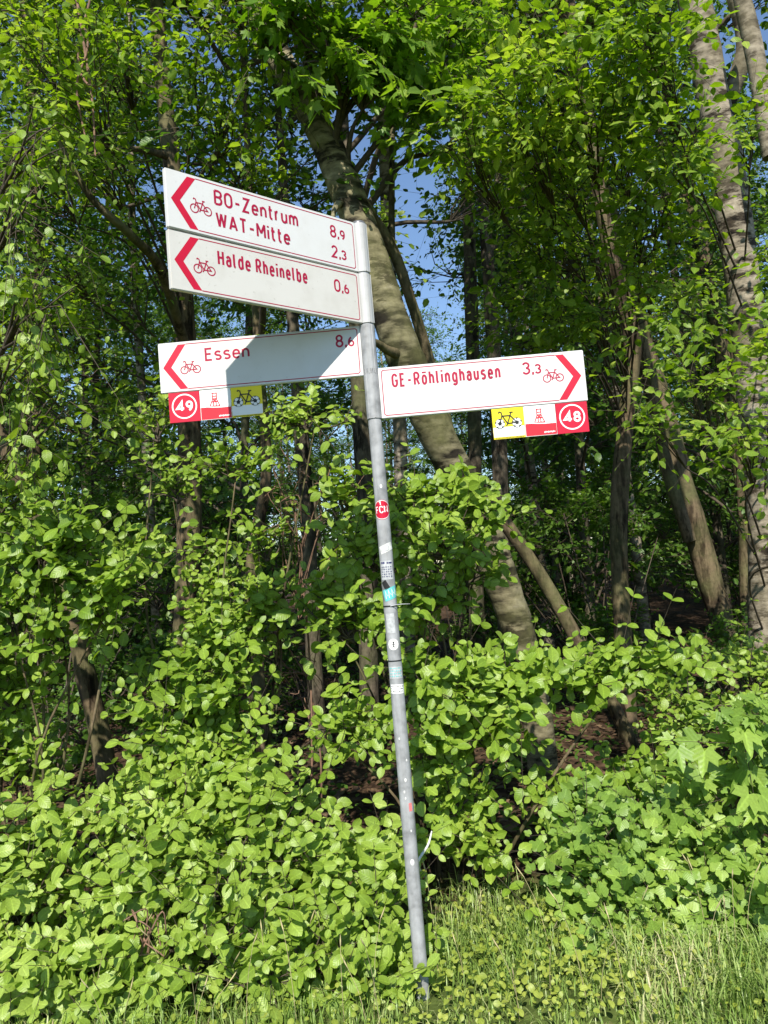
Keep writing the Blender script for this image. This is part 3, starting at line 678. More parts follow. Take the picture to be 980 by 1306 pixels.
for i in range(4): f.ribbon([(-.024 + i * .013, -.014), (-.018 + i * .013, .013), (-.013 + i * .013, -.006)], .003)
f.build('print', M_paper, s_, wrap_at(zc, .25, .3))
cyl('cable_tie', RP + 0.0016, zpole(773) - .0025, zpole(773) + .0025, M_blk, post)
tie = tube([(.0, -RP - .003, zpole(773)), (.035, -RP - .006, zpole(773) + .004), (.075, -RP + .006, zpole(773) + .002)], [.0015, .0014, .0010], n=5); obj('cable_tie_tail', mesh_np('cable_tie_tail', tie[0], tie[1], M_pgrey), post)
sticker(795, .034, .075, M_pgrey, 'pale worn patch of old sticker', a0=-.2)
s_, zc = sticker(822, .042, .042, M_dot, 'small round white sticker with a black figure', 'o')
f = Flat(0.0010); f.disc((0, .008), .0035, 10); f.ribbon([(0, .006), (0, -.004), (-.004, -.012)], .003); f.ribbon([(0, -.004), (.004, -.012)], .0025); f.ribbon([(-.006, -.001), (0, .003), (.006, -.001)], .002); f.build('figure', M_blk, s_, wrap_at(zc))
cyl('cable_tie', RP + 0.0016, zpole(843) - .002, zpole(843) + .002, M_blk, post)
s_, zc = sticker(858, .056, .045, M_pgrey, 'grey printed label below the cable tie', a0=0)
f = Flat(0.0010)
for k in range(4):
    for i in range(6): f.rect(-.024 + i * .008, .015 - k * .010, -.0185 + i * .008 - .002 * ((i + k) % 2), .0185 - k * .010)
f.build('print', M_teal, s_, wrap_at(zc))
s_, zc = sticker(879, .058, .034, M_dot, 'white printed label with lines of small text', a0=.05, rot=-.04)
f = Flat(0.0010)
for k in range(3):
    for i in range(7): f.rect(-.026 + i * .0073, .009 - k * .009, -.0205 + i * .0073 - .0016 * ((i + k) % 3), .0115 - k * .009)
f.build('print', M_blk, s_, wrap_at(zc, .05, -.04))
sticker(1030, .012, .030, M_pink, 'pink scrap of sticker on the lower pole', a0=.5)
for py, ww, a in ((942, .006, -.3), (995, .009, .1), (1010, .007, -.2), (1018, .006, -.1), (1060, .006, .3), (1100, .015, .1), (620, .010, .1), (970, .006, .5)): sticker(py, ww, ww * 1.6, M_paper, None, 'o', a0=a)

# ------------------------------------------------------------------ shrubs along the edge of the wood
def G(px, y):                                           # ground point under photo column px (at row of horizon) at distance y
    p = pix(px, 900, y); return np.array([p[0], y, float(gh(p[0], y))])
SH = dict(size=0.068, pair=True, lpt=3, twl=0.20, nb=16, tpb=5, lightb=0.8, up=0.4, rnd=0.38)
def stems_to(base, targets, r0, material, seed=0, wob=0.03):
    g = np.random.default_rng(seed); o = []
    for c in targets:
        c = np.asarray(c, float); b = base + g.normal(size=3) * np.array([.05, .05, 0]); b[2] = base[2] - .05
        mid = b * .45 + c * .55 + np.array([*(g.normal(size=2) * .08), .10])
        v, f = tube([b, b * .75 + mid * .25 + [0, 0, .06], mid, c], [r0, r0 * .85, r0 * .6, r0 * .3], n=7, per=4, wob=wob, seed=seed)
        o.append((v, f, material))
    return o
def shrub(label, base, clumps, seed, n_obj=280, leafset=OVAL, vkey='oval', matkey='shrub', stem_r=0.011, name='shrub', cat='shrub', group=None, stem_mat=None, stem_targets=None, lo=None, **kw):
    a = dict(SH); a.update(kw)
    cl = []
    for c in clumps:
        d = dict(a); d.update({k: v for k, v in c.items()}); 
        for k in ('nb', 'tpb', 'lpt', 'size'):
            if k in a and ('_' + k) not in c: d[k] = c.get(k, a[k])
        cl.append(d)
    base = np.asarray(base, float)
    st = stems_to(base, stem_targets if stem_targets is not None else [c['c'] - np.array([0, 0, .5 * c['r'][2]]) for c in cl], stem_r, stem_mat or M_brown, seed)
    for c in cl:
        if 'root' not in c: c['root'] = c['c'] - np.array([0, 0, .55 * c['r'][2]]) + (base - c['c']) * np.array([.1, .1, 0])
    return plant(name, label, cat, base, cl, leafset, matkey, group, n_obj, seed, None, st, vkey=vkey, lo=lo)
def C(px, py, y, rx, ry=None, **kw):
    c = pix(px, py, y); s = depth(c) / FPX; ry = ry or rx
    d = dict(c=c, r=np.array([rx * s, kw.pop('rd', 0.75 * min(rx, ry) * s), ry * s])); d.update(kw); return d

grp = 'oval-leaved shrubs at the edge of the wood'
# the low bank left of the pole
shrub('low leafy shrub pressed against the left of the pole foot', G(430, .38), [C(470, 1180, .22, 60, 80, nb=20), C(420, 1110, .40, 80, 70, nb=22), C(395, 1215, .12, 80, 60, nb=20), C(470, 1245, .06, 45, 40, nb=9), C(500, 1095, .50, 40, 60, nb=10)], 11, 300, matkey='bank', group=grp, tpb=4)
shrub('low bright shrub in the middle of the leafy bank beside dry stalks', G(300, .45), [C(300, 1100, .38, 95, 80, nb=26), C(280, 1200, .15, 90, 65, nb=24), C(340, 1040, .55, 70, 50, nb=16), C(230, 1060, .5, 70, 70, nb=16), C(330, 1255, .02, 70, 30, nb=10)], 12, 300, matkey='bank', group=grp, tpb=4)
shrub('low rounded shrub of the bank beneath the tall bushy one', G(150, .45), [C(150, 1120, .35, 95, 80, nb=26), C(120, 1215, .12, 90, 60, nb=22), C(180, 1050, .55, 75, 50, nb=15), C(200, 1250, .04, 60, 35, nb=10)], 13, 300, matkey='bank', group=grp, tpb=4)
shrub('low shrub at the far left end of the leafy bank', G(0, .45), [C(20, 1150, .30, 85, 90, nb=24), C(-60, 1100, .35, 90, 110, nb=22), C(40, 1070, .5, 60, 60, nb=14), C(20, 1240, .1, 90, 45, nb=16)], 14, 280, matkey='bank', group=grp, tpb=4)
# upright lobes behind the bank
shrub('tall bushy shrub with a rounded head rising from the bank', G(235, .85), [C(235, 900, .80, 75, 75, nb=24), C(285, 950, .75, 65, 60, nb=18), C(215, 965, .8, 45, 50, nb=10), C(260, 830, .9, 60, 45, nb=15), C(310, 790, 1.0, 50, 40, nb=11), C(270, 1010, .7, 70, 45, nb=16)], 15, 300, group=grp)
shrub('tall large-leaved shrub overhanging beside the leaning dark trunk', G(20, .75), [C(65, 700, .50, 85, 60, nb=20, size=.072), C(130, 760, .6, 60, 60, nb=16), C(20, 790, .55, 70, 70, nb=18), C(20, 880, .7, 55, 50, nb=12), C(20, 970, .75, 55, 45, nb=11), C(-60, 850, .6, 80, 160, nb=24), C(150, 700, .9, 40, 35, nb=5), C(10, 640, .6, 50, 40, nb=7)], 16, 300, group=grp)
shrub('slender shrub with arching sprays under the round-number tiles', G(300, 1.15), [C(300, 590, 1.05, 80, 35, nb=9, size=.055), C(220, 620, 1.15, 55, 40, nb=6, size=.055), C(345, 690, 1.1, 45, 45, nb=6, size=.055), C(290, 760, 1.1, 60, 40, nb=9, size=.055), C(400, 535, 1.0, 70, 28, nb=8, size=.055), C(195, 540, 1.2, 50, 45, nb=7, size=.055), C(255, 690, 1.2, 40, 40, nb=4, size=.055)], 17, 300, group=grp)
shrub('loose airy shrub directly behind the stickered part of the pole', G(540, 1.0), [C(560, 680, .85, 70, 60, nb=16), C(520, 640, .95, 55, 50, nb=13), C(470, 700, .95, 50, 50, nb=10), C(440, 790, .9, 65, 55, nb=16), C(545, 760, .9, 60, 45, nb=11), C(620, 650, .9, 40, 45, nb=8), C(600, 740, .95, 30, 35, nb=4), C(440, 930, .8, 50, 45, nb=11), C(440, 640, 1.05, 40, 45, nb=5)], 18, 300, group=grp)
shrub('bushy shrub stretching one leafy branch out to the side', G(590, .85), [C(590, 885, .62, 65, 45, nb=17), C(670, 868, .62, 65, 36, nb=15), C(755, 866, .62, 55, 30, nb=11), C(825, 850, .60, 42, 18, nb=6), C(868, 843, .60, 18, 10, nb=2, tpb=2), C(550, 945, .68, 55, 50, nb=14), C(620, 935, .70, 45, 35, nb=9), C(580, 1015, .7, 50, 45, nb=10), C(610, 1080, .68, 35, 38, nb=6), C(545, 870, .7, 45, 55, nb=9)], 19, 300, stem_r=.012, group=grp, stem_targets=[pix(560, 1000, .8), pix(600, 930, .75), pix(600, 880, .7), pix(800, 858, .62)])
# lobed-leaf shrub and others on the right
gc = 'lobed-leaved plants on the right'
CU = dict(leafset=CURR, vkey='currant', matkey='currant', pair=False, lpt=4, size=.075)
shrub('mounded shrub of lobed leaves at the end of the grass', G(780, .75), [C(790, 1090, .45, 85, 70, nb=20), C(745, 1055, .6, 50, 42, nb=11), C(820, 1170, .3, 80, 50, nb=18), C(850, 1045, .6, 65, 42, nb=13), C(755, 1150, .4, 50, 50, nb=11), C(880, 1100, .4, 70, 60, nb=16)], 20, 300, name='currant_shrub', **CU)
shrub('yellow-green lobed plant spreading low over the long grass', G(960, .4), [C(930, 1160, .22, 65, 45, nb=16), C(980, 1190, .15, 60, 50, nb=14), C(990, 1100, .35, 60, 50, nb=13), C(880, 1215, .15, 55, 30, nb=10)], 21, 240, name='currant_shrub', **CU)
shrub('young shrub with oval leaves behind the lobed mound', G(760, .95), [C(730, 1018, .75, 50, 24, nb=8), C(795, 1005, .85, 45, 24, nb=7), C(838, 955, .9, 20, 35, nb=2, tpb=3), C(875, 1015, .9, 40, 28, nb=6)], 22, 260, group=grp)
shrub('shaded small-leaved shrub at the foot of the pale birch', G(930, 1.9), [C(900, 900, 1.6, 80, 60, nb=18, size=.055), C(960, 850, 1.8, 60, 60, nb=14, size=.055), C(880, 960, 1.5, 60, 50, nb=12, size=.055), C(980, 960, 1.5, 60, 60, nb=12, size=.055), C(850, 860, 2.0, 50, 40, nb=9, size=.055)], 23, 200, group=grp)
shrub('maple seedling with large pointed leaves by the pale birch', G(985, .5), [C(955, 945, .35, 35, 40, nb=5, tpb=2, lpt=3), C(985, 1000, .35, 40, 50, nb=6, tpb=2, lpt=3), C(1000, 920, .4, 40, 60, nb=6, tpb=2, lpt=3), C(930, 1010, .45, 30, 40, nb=4, tpb=2, lpt=3)], 24, 200, leafset=MAPLE, vkey='maple', matkey='currant', pair=True, size=.125, name='maple_seedling', cat='seedling', stem_r=.006, axis_droop=.45)

# ------------------------------------------------------------------ trees of the wood
def trunk_pts(spec, extend_up=None, foot=True):
    """spec: (px, py, y, width_px) from foot to top -> points, radii; foot is carried down to the ground"""
    pts, rad = [], []
    for px, py, y, wpx in spec:
        p = pix(px, py, y); pts.append(p); rad.append(wpx / 2 * depth(p) / FPX)
    p0, p1 = pts[0], pts[1]; d = (p0 - p1) / np.linalg.norm(p0 - p1)
    if foot and d[2] < -0.2:
        z = float(gh(p0[0], p0[1])) - 0.12
        if p0[2] > z + 0.05:
            d = d * np.array([.6, .6, 1.0]); t_ = (p0[2] - z) / -d[2]; pts.insert(0, p0 + d * t_); rad.insert(0, rad[0] * 1.15)
    if extend_up:
        d = pts[-1] - pts[-2]; d = d / np.linalg.norm(d); d = norm(d * np.array([.75, .75, 1.0]))
        q = pts[-1]; rr = rad[-1]
        for k in range(3): q = q + d * extend_up / 3 + np.array([0, .15, 0]); rr *= .68; pts.append(q); rad.append(rr)
    return np.array(pts), np.array(rad)
def at_height(pts, z):
    k = int(np.argmin(np.abs(pts[:, 2] - z))); return pts[k]
def tree(name, label, cat, spec, bark, clumps, seed, leafset=OVAL_LO, vkey='lo', matkey='canopy', extend=4.0, group=None, n_obj=0, limb_r=0.03, extra_stems=(), over=0, over_r=(1.2, 1.2, .8), over_c=(0, -0.5), lo=None, wob=.03, **kw):
    g = np.random.default_rng(seed)
    pts, rad = trunk_pts(spec, extend)
    q = spline(pts, 6)
    base = np.array([pts[0][0], pts[0][1], float(gh(pts[0][0], pts[0][1]))])
    root = thing(name, base, label, cat, group)
    v, f = tube(pts, rad, n=16, per=8, wob=wob, seed=seed)
    obj('trunk', mesh_np('trunk', v - base, f, bark, smooth=True), root)
    for (sp, bk) in extra_stems:
        p2, r2 = trunk_pts(sp, None, False) if len(sp[0]) == 4 else (np.array([s_[:3] for s_ in sp]), np.array([s_[3] for s_ in sp]))
        v, f = tube(p2, r2, n=10, per=6, wob=.03, seed=seed + 5); obj('limb', mesh_np('limb', v - base, f, bk, smooth=True), root)
    cls = list(clumps)
    for k in range(over):                                # crown above the view: unseen clumps added to shade the wood below
        top = at_height(q, 5.5 + 3.0 * g.random())
        c = top + np.array([g.normal() * 1.1 + over_c[0], g.normal() * 0.9 + over_c[1], .4 + .8 * g.random()])
        cls.append(dict(c=c, r=np.array(over_r) * g.uniform(.7, 1.1), nb=16, tpb=9, lpt=7, size=.085, twl=.45))
    frs, tw = [], []
    for cl in cls:
        a = dict(pair=False, lpt=6, twl=.32, nb=14, tpb=6, size=.065, up=.05, lightb=.3, droop=.35, rnd=.42, axis_droop=.15, out=.7, stem_r=.010)
        a.update(kw); a.update(cl)
        c = np.asarray(a.pop('c'), float); r = a.pop('r')
        t0 = at_height(q, c[2] - .35 * np.linalg.norm((c - at_height(q, c[2]))[:2]) - .25)
        rt = a.pop('root', None)
        if rt is None:
            dd = c - t0; rt = t0 + dd * .72
            mid = t0 + dd * .4 + np.array([0, 0, .10 * np.linalg.norm(dd)]) + g.normal(size=3) * .05
            lr = min(limb_r, .012 + .012 * np.linalg.norm(dd))
            tw.append(tube([t0, mid, rt], [lr, lr * .75, lr * .45], n=6, per=5, wob=.03, seed=seed))
        fr, parts = sprout(g, rt, c, r, a.pop('nb'), a.pop('tpb'), a.pop('lpt'), a.pop('size'), **a)
        frs.append(fr); tw += parts
    if tw:
        V, F = join(tw); obj('branches', mesh_np('branches', V - base, F, M_twig), root)
        fr = np.vstack(frs)
        if n_obj:
            ok, px, py, z = in_frame(fr[:, :3], 5); idx = np.where(ok)[0]; big = idx[np.argsort(z[idx] / fr[idx, 12])][:n_obj]
            leaf_objects(fr[big], leafset, vkey, LMO[matkey], root, base, g)
            rest = np.ones(len(fr), bool); rest[big] = False; fr = fr[rest]
        o = obj('crown', bake_leaves(fr, lo or leafset, LM[matkey], g, 'crown', base), root); o['kind'] = 'stuff'
    return root
def K(px, py, y, rx, ry=None, **kw):
    c = pix(px, py, y); s = depth(c) / FPX; ry = ry or rx
    d = dict(c=c, r=np.array([rx * s, kw.pop('rd', 0.8 * max(rx, ry) * s), ry * s])); d.update(kw); return d

# big birch leaning across behind the signs
tree('birch_tree', 'thick mottled birch leaning behind the stacked signs', 'tree',
     [(697, 1085, 2.15, 38), (690, 950, 2.05, 38), (668, 830, 1.95, 40), (636, 730, 1.85, 44), (594, 625, 1.7, 45), (546, 530, 1.55, 46), (504, 420, 1.4, 47), (458, 285, 1.35, 43), (426, 205, 1.35, 40), (392, 135, 1.35, 36), (350, 60, 1.4, 31)],
     M_birch, [K(330, 30, 1.0, 90, 60, nb=12), K(250, -90, 1.4, 160, 90, nb=22), K(420, -60, .9, 110, 60, nb=16)], 31, extend=5.0, over=14, over_c=(.3, 1.1), n_obj=150, wob=.032, extra_stems=[([(520, 455, 1.42, 16), (495, 447, 1.3, 12), (478, 436, 1.2, 9), (455, 432, 1.1, 6)], M_brown), ([(448, 250, 1.33, 14), (430, 262, 1.25, 9), (424, 280, 1.2, 5)], M_birch)])
# maple sapling whose stem runs along the birch
tree('maple_sapling', 'slender maple sapling with dark stem hugging the leaning birch', 'tree',
     [(705, 1060, 2.6, 16), (655, 800, 2.3, 15), (585, 590, 2.0, 15), (545, 450, 1.75, 14), (520, 370, 1.6, 14), (498, 312, 1.5, 14), (462, 255, 1.4, 13), (432, 195, 1.3, 12), (400, 110, 1.3, 10), (385, 0, 1.3, 8)],
     M_brown, [K(420, 40, .9, 110, 70, nb=11), K(510, 30, 1.0, 90, 60, nb=10), K(470, 110, 1.15, 80, 50, nb=8), K(540, 110, 1.3, 70, 50, nb=7), K(350, -10, .8, 90, 60, nb=9), K(580, 20, 1.2, 80, 60, nb=8), K(600, 170, 1.8, 45, 35, nb=4)], 32, MAPLE, 'maple', 'maple', extend=2.0, n_obj=220, lpt=4, tpb=4, size=.115, pair=True, twl=.3, axis_droop=.3,
     extra_stems=[([(500, 318, 1.5, 9), (500, 240, 1.6, 8), (502, 160, 1.7, 7), (520, 100, 1.7, 5), (530, 30, 1.7, 4)], M_brown), ([(500, 185, 1.65, 6), (470, 150, 1.6, 5), (440, 110, 1.5, 4)], M_brown)])
# leaning sapling crossing the birch
tree('leaning_sapling', 'bare thin sapling slanting out of the leaf litter', 'tree',
     [(826, 992, 2.6, 18), (785, 905, 2.6, 18), (740, 822, 2.6, 18), (690, 735, 2.6, 18), (640, 660, 2.6, 17), (590, 590, 2.7, 16), (540, 500, 2.8, 14), (500, 400, 3.0, 12), (480, 330, 3.2, 9)], M_brown, [K(470, 300, 3.3, 60, 50, nb=8)], 33, extend=None)
# hornbeam on the left
tree('hornbeam_tree', 'brown trunked tree whose leaves fill the space above the tiles', 'tree',
     [(236, 830, 2.4, 32), (240, 720, 2.4, 31), (242, 600, 2.4, 30), (238, 450, 2.3, 27), (226, 280, 2.2, 24), (214, 160, 2.2, 22), (204, 60, 2.2, 18)],
     M_brown, [K(90, 90, .8, 110, 70), K(30, 200, .9, 100, 70), K(120, 200, 1.2, 70, 50), K(140, 50, .9, 60, 50), K(300, 130, 1.2, 60, 50), K(160, 380, 1.7, 70, 45, nb=7), K(60, 330, 1.4, 80, 50, nb=8), K(90, 430, 1.6, 80, 50, nb=8), K(265, 60, 1.0, 45, 45, nb=7), K(20, 30, .7, 90, 60), K(320, 210, 1.7, 70, 50), K(40, 510, 1.5, 80, 55, nb=9), K(140, 540, 2.0, 60, 40, nb=7), K(320, 470, 2.8, 70, 40, nb=7)],
     34, extend=4.0, over=13, over_c=(-.2, .8), n_obj=300, limb_r=.010, stem_r=.006, nb=11,
     extra_stems=[([(236, 440, 2.2, 14), (205, 345, 1.6, 13), (165, 298, 1.2, 11), (115, 250, 1.0, 9), (75, 180, .9, 6)], M_brown), ([(95, -20, 1.0, 4), (108, 60, .9, 4), (118, 130, .85, 3), (122, 200, .85, 2)], M_deadtwig), ([(80, -20, 1.0, 4), (112, 50, .9, 3), (98, 110, .85, 3), (110, 180, .85, 2)], M_deadtwig), ([(120, -20, 1.0, 3), (100, 70, .95, 3), (116, 110, .85, 3), (150, 95, .85, 2)], M_deadtwig), ([(218, 200, 2.2, 10), (170, 190, 1.8, 7), (110, 200, 1.5, 5)], M_brown)])
# drooping birch twigs at the left edge
tree('drooping_birch', 'birch at the edge with pale hanging leaves on thin twigs', 'tree',
     [(-120, 900, 1.2, 40), (-110, 600, 1.1, 38), (-90, 300, 1.0, 34), (-70, 0, .9, 28)], M_birch2,
     [K(30, 260, .35, 50, 60, nb=6), K(60, 370, .3, 45, 60, nb=6), K(25, 460, .3, 40, 60, nb=5), K(10, 570, .35, 35, 50, nb=4), K(80, 500, .4, 25, 50, nb=3), K(50, 170, .4, 50, 40, nb=5)], 35, OVAL, 'oval', 'shrub', extend=4.0, over=8, over_c=(.3, -.3), n_obj=250, size=.06, lpt=5, tpb=4, twl=.28, droop=1.2, axis_droop=.7, lightb=.5, up=-.5)
# dark leaning trunk low on the left
tree('old_hazel', 'dark leaning trunk in deep shade beside the large-leaved shrub', 'tree',
     [(132, 960, 1.7, 27), (112, 870, 1.65, 25), (92, 785, 1.6, 22), (62, 700, 1.55, 19), (20, 600, 1.5, 20), (-30, 480, 1.5, 16)], M_brown, [K(-40, 420, 1.4, 110, 80), K(20, 420, 1.7, 80, 60)], 36, extend=2.0, n_obj=0)
# pale birch on the right
tree('birch_tree', 'tall pale birch standing at the edge with flaking bark', 'tree',
     [(976, 930, 2.3, 46), (979, 760, 2.3, 44), (972, 600, 2.3, 44), (962, 480, 2.25, 44), (945, 340, 2.2, 43), (926, 210, 2.15, 42), (905, 100, 2.1, 40), (886, 0, 2.1, 38)], M_birch2,
     [K(830, 90, .9, 60, 45, nb=10), K(850, 170, 1.0, 50, 35, nb=7), K(960, 150, 1.2, 50, 25, nb=5), K(820, 30, .8, 70, 50), K(1010, 300, 1.2, 40, 60, nb=8), K(880, 490, .75, 75, 28, size=.066, nb=9), K(950, 545, .6, 60, 28, size=.070, nb=8), K(820, 525, .8, 45, 16, size=.06, nb=4), K(1000, 440, .9, 40, 45, nb=6), K(850, 400, 1.3, 50, 40, nb=6), K(1030, 660, 1.0, 40, 60, nb=5)], 37, extend=5.0, over=8, over_c=(-.4, 1.1), n_obj=300, limb_r=.008, stem_r=.005, size=.074, nb=9,
     extra_stems=[([(925, 140, 2.15, 22), (950, 60, 2.0, 22), (935, -20, 1.9, 20)], M_birch2), ([(985, 200, 1.7, 24), (965, 80, 1.7, 24), (945, -10, 1.7, 20)], M_birch2)])
# hazel-like tree right of centre: the bright band and the big dark mass
tree('lime_tree', 'leafy tree with layered sprays over the right-pointing sign', 'tree',
     [(792, 760, 3.3, 22), (790, 640, 3.3, 22), (800, 520, 3.3, 21), (806, 430, 3.25, 21), (780, 330, 3.2, 19), (762, 230, 3.1, 17), (742, 90, 3.0, 15)], M_brown,
     [K(560, 150, .9, 80, 35, nb=11), K(650, 120, .85, 90, 40, nb=12), K(740, 90, .85, 90, 45, nb=12), K(680, 30, .8, 100, 50), K(780, 30, .9, 90, 55), K(620, 60, 1.0, 80, 50), K(660, 200, 1.4, 75, 45), K(720, 190, 1.3, 90, 50), K(800, 150, 1.3, 90, 50), K(660, 280, 1.9, 60, 50), K(720, 290, 1.8, 90, 55), K(820, 260, 1.7, 90, 55), K(680, 370, 2.2, 90, 55), K(760, 390, 2.0, 90, 55), K(840, 340, 1.8, 60, 50), K(650, 420, 2.6, 60, 50), K(700, 430, 2.4, 80, 40), K(850, 230, 1.6, 50, 50)],
     38, extend=4.0, over=3, over_c=(.1, -.8), n_obj=300, limb_r=.009, stem_r=.005, size=.078, nb=9)
tree('double_trunk', 'brown twin-stemmed trunk leaning in the shade of the wood', 'tree',
     [(928, 822, 4.6, 28), (900, 720, 4.6, 30), (870, 620, 4.6, 31), (846, 530, 4.6, 30), (820, 440, 4.6, 27), (790, 330, 4.6, 24), (765, 220, 4.6, 20)], M_brown, [K(760, 250, 4.4, 110, 70, size=.08), K(850, 350, 4.4, 110, 70, size=.08), K(700, 330, 4.6, 110, 70, size=.08)], 39, extend=4.0, over=12, n_obj=0,
     extra_stems=[([(880, 690, 4.5, 16), (852, 600, 4.45, 16), (838, 530, 4.45, 14), (832, 470, 4.4, 10)], M_brown)])

# trees further in that can be told apart by their trunks
far_specs = [
 ('slim birch trunk showing in the sky gap behind the maple sapling', [(512, 640, 5.0, 17), (510, 540, 5.0, 17), (500, 400, 5.0, 16), (494, 280, 5.0, 16), (487, 120, 5.0, 14)], M_birch2),
 ('straight grey trunk at the far side of the sky gap', [(606, 700, 5.5, 18), (606, 560, 5.5, 18), (602, 420, 5.5, 17), (598, 280, 5.5, 16), (590, 120, 5.5, 13)], M_grey),
 ('grey trunk just behind the yellow bicycle tile', [(640, 680, 4.8, 20), (637, 560, 4.8, 20), (628, 420, 4.8, 18), (620, 300, 4.8, 15)], M_grey),
 ('slim pale trunk alone in the dark gap below the number tile', [(826, 830, 6.5, 14), (812, 700, 6.5, 14), (795, 580, 6.5, 13), (775, 430, 6.5, 12)], M_birch2),
 ('thin dark trunk beside the twin-stemmed one', [(955, 800, 4.5, 20), (952, 650, 4.5, 20), (945, 520, 4.5, 18), (935, 380, 4.5, 15)], M_brown),
 ('slim trunk beneath the sign reading Essen', [(400, 830, 3.6, 20), (395, 700, 3.6, 19), (385, 560, 3.6, 18), (375, 430, 3.6, 16)], M_grey),
 ('grey trunk close behind the middle of the pole', [(470, 840, 3.4, 24), (470, 700, 3.4, 23), (462, 560, 3.4, 22), (455, 430, 3.4, 20)], M_grey),
 ('crooked dark trunk near the tall bushy shrub', [(330, 860, 3.0, 16), (322, 720, 3.0, 16), (340, 600, 3.0, 14), (330, 450, 3.0, 12)], M_brown),
]
for k, (lab, sp, bk) in enumerate(far_specs):
    tp = pix(*sp[-1][:3]); cl = []
    g = np.random.default_rng(100 + k)
    for j in range(9):  # stack runs up out of view; upper clumps added to shade the interior
        c = tp + np.array([g.normal() * 1.0, g.normal() * .8, .6 + j * .55])
        d = c - CAM; px = 490 + d @ RX / (d @ _f) * FPX; py = 653 - d @ RY / (d @ _f) * FPX
        if abs(px - 545) < 95 and abs(py - 300) < 110: c[2] += 2.4
        cl.append(dict(c=c, r=np.array([.8, .8, .5]), nb=10, size=.085, twl=.4))
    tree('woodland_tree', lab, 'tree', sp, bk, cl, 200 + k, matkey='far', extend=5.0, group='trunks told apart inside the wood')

# prototypes for the deep wood, copied with shared meshes
def proto(seed, h, r, bark, ncl, lean):
    g = np.random.default_rng(seed)
    pts = np.array([[0, 0, -.15], [lean * .15, 0, h * .25], [lean * .45, .1, h * .5], [lean * .8, 0, h * .75], [lean, 0, h]])
    tv = tube(pts, np.array([r * 1.15, r, r * .85, r * .6, r * .25]), n=10, per=6, wob=.03, seed=seed)
    q = spline(pts, 6); frs, tw = [], []
    for k in range(ncl):
        z = h * (.13 + .87 * g.random() ** 1.25); t0 = at_height(q, z - .4); a = g.uniform(0, 6.28); rr = (1.5 - .9 * z / h) * g.uniform(.5, 1.1)
        c = at_height(q, z) + np.array([math.cos(a) * rr, math.sin(a) * rr, .15])
        tw.append(tube([t0, (t0 + c) / 2 + [0, 0, .12], t0 + .8 * (c - t0)], [.02, .015, .009], n=5, per=3))
        fr, p = sprout(g, t0 + .7 * (c - t0), c, np.array([.95, .95, .5]), 9, 6, 6, .10, up=.05, lightb=.25, droop=.35, out=.7, twl=.42)
        frs.append(fr); tw += p
    V, F = join(tw)
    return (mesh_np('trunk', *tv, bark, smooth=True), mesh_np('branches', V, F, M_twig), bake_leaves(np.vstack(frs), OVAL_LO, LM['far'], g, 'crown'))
PR = [proto(301, 10, .06, M_grey, 28, .5), proto(302, 12, .085, M_brown, 31, -.8), proto(303, 9, .045, M_grey, 25, .7), proto(304, 13, .065, M_birch2, 28, -.3)]
plabels = ['slim grey trunk with a thin leafy crown deep in the wood', 'stout brown trunk with a broad crown deep in the wood', 'thin crooked grey trunk among others deep in the wood', 'pale slender birch trunk deep in the wood']
g = np.random.default_rng(55)
spots = []
tries = 0
while len(spots) < 150 and tries < 9000:
    tries += 1
    y = 5.5 + 44 * g.random() ** 1.25; x = g.uniform(-1, 1) * (3.0 + .62 * (y + 3))
    if any((x - a) ** 2 + (y - b) ** 2 < (.75 + .02 * y) ** 2 for a, b in spots): continue
    if abs(x - .065 * (y + 3)) < 1.0 + .02 * y and y < 26: continue
    spots.append((x, y))
for k, (x, y) in enumerate(spots):
    ti = int(g.integers(0, 4))
    e = thing('woodland_tree', (x, y, float(gh(x, y))), plabels[ti], 'tree', 'trees deep in the shaded wood, kind %d' % (ti + 1))
    e.rotation_euler = (0, 0, g.uniform(0, 6.28)); s_ = g.uniform(.8, 1.2); e.scale = (s_, s_, s_)
    for nm, me in zip(('trunk', 'branches', 'crown'), PR[ti]):
        o = obj(nm, me, e)
        if nm == 'crown': o['kind'] = 'stuff'

# shaded understory inside the wood
def under(seed, ncl):
    g = np.random.default_rng(seed); frs, tw = [], []
    for k in range(ncl):
        c = np.array([g.normal() * .6, g.normal() * .5, g.uniform(.3, 2.6)]); rt = np.array([g.normal() * .05, g.normal() * .05, -.03])
        tw.append(tube([rt, (rt + c) * .5 + [0, 0, .1], c], [.012, .009, .005], n=5, per=3))
        fr, p = sprout(g, c - [0, 0, .2], c, np.array([.5, .5, .3]), 9, 5, 4, .075, pair=True, up=.3, lightb=.4)
        frs.append(fr); tw += p
    fr = np.vstack(frs); fr = fr[fr[:, 2] > .04]; V, F = join(tw)
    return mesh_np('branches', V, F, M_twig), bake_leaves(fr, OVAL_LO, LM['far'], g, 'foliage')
UN = [under(401, 10), under(402, 13), under(403, 9)]
ulab = ['shaded undergrowth bush with spreading twigs inside the wood', 'tall shaded undergrowth bush inside the wood', 'sparse shaded undergrowth bush inside the wood']
us = []
for k in range(2000):
    if len(us) >= 90: break
    y = 3.2 + 36 * g.random() ** 1.3; x = g.uniform(-1, 1) * (2.5 + .6 * (y + 3))
    if any((x - a) ** 2 + (y - b) ** 2 < 1.0 for a, b in us): continue
    us.append((x, y))
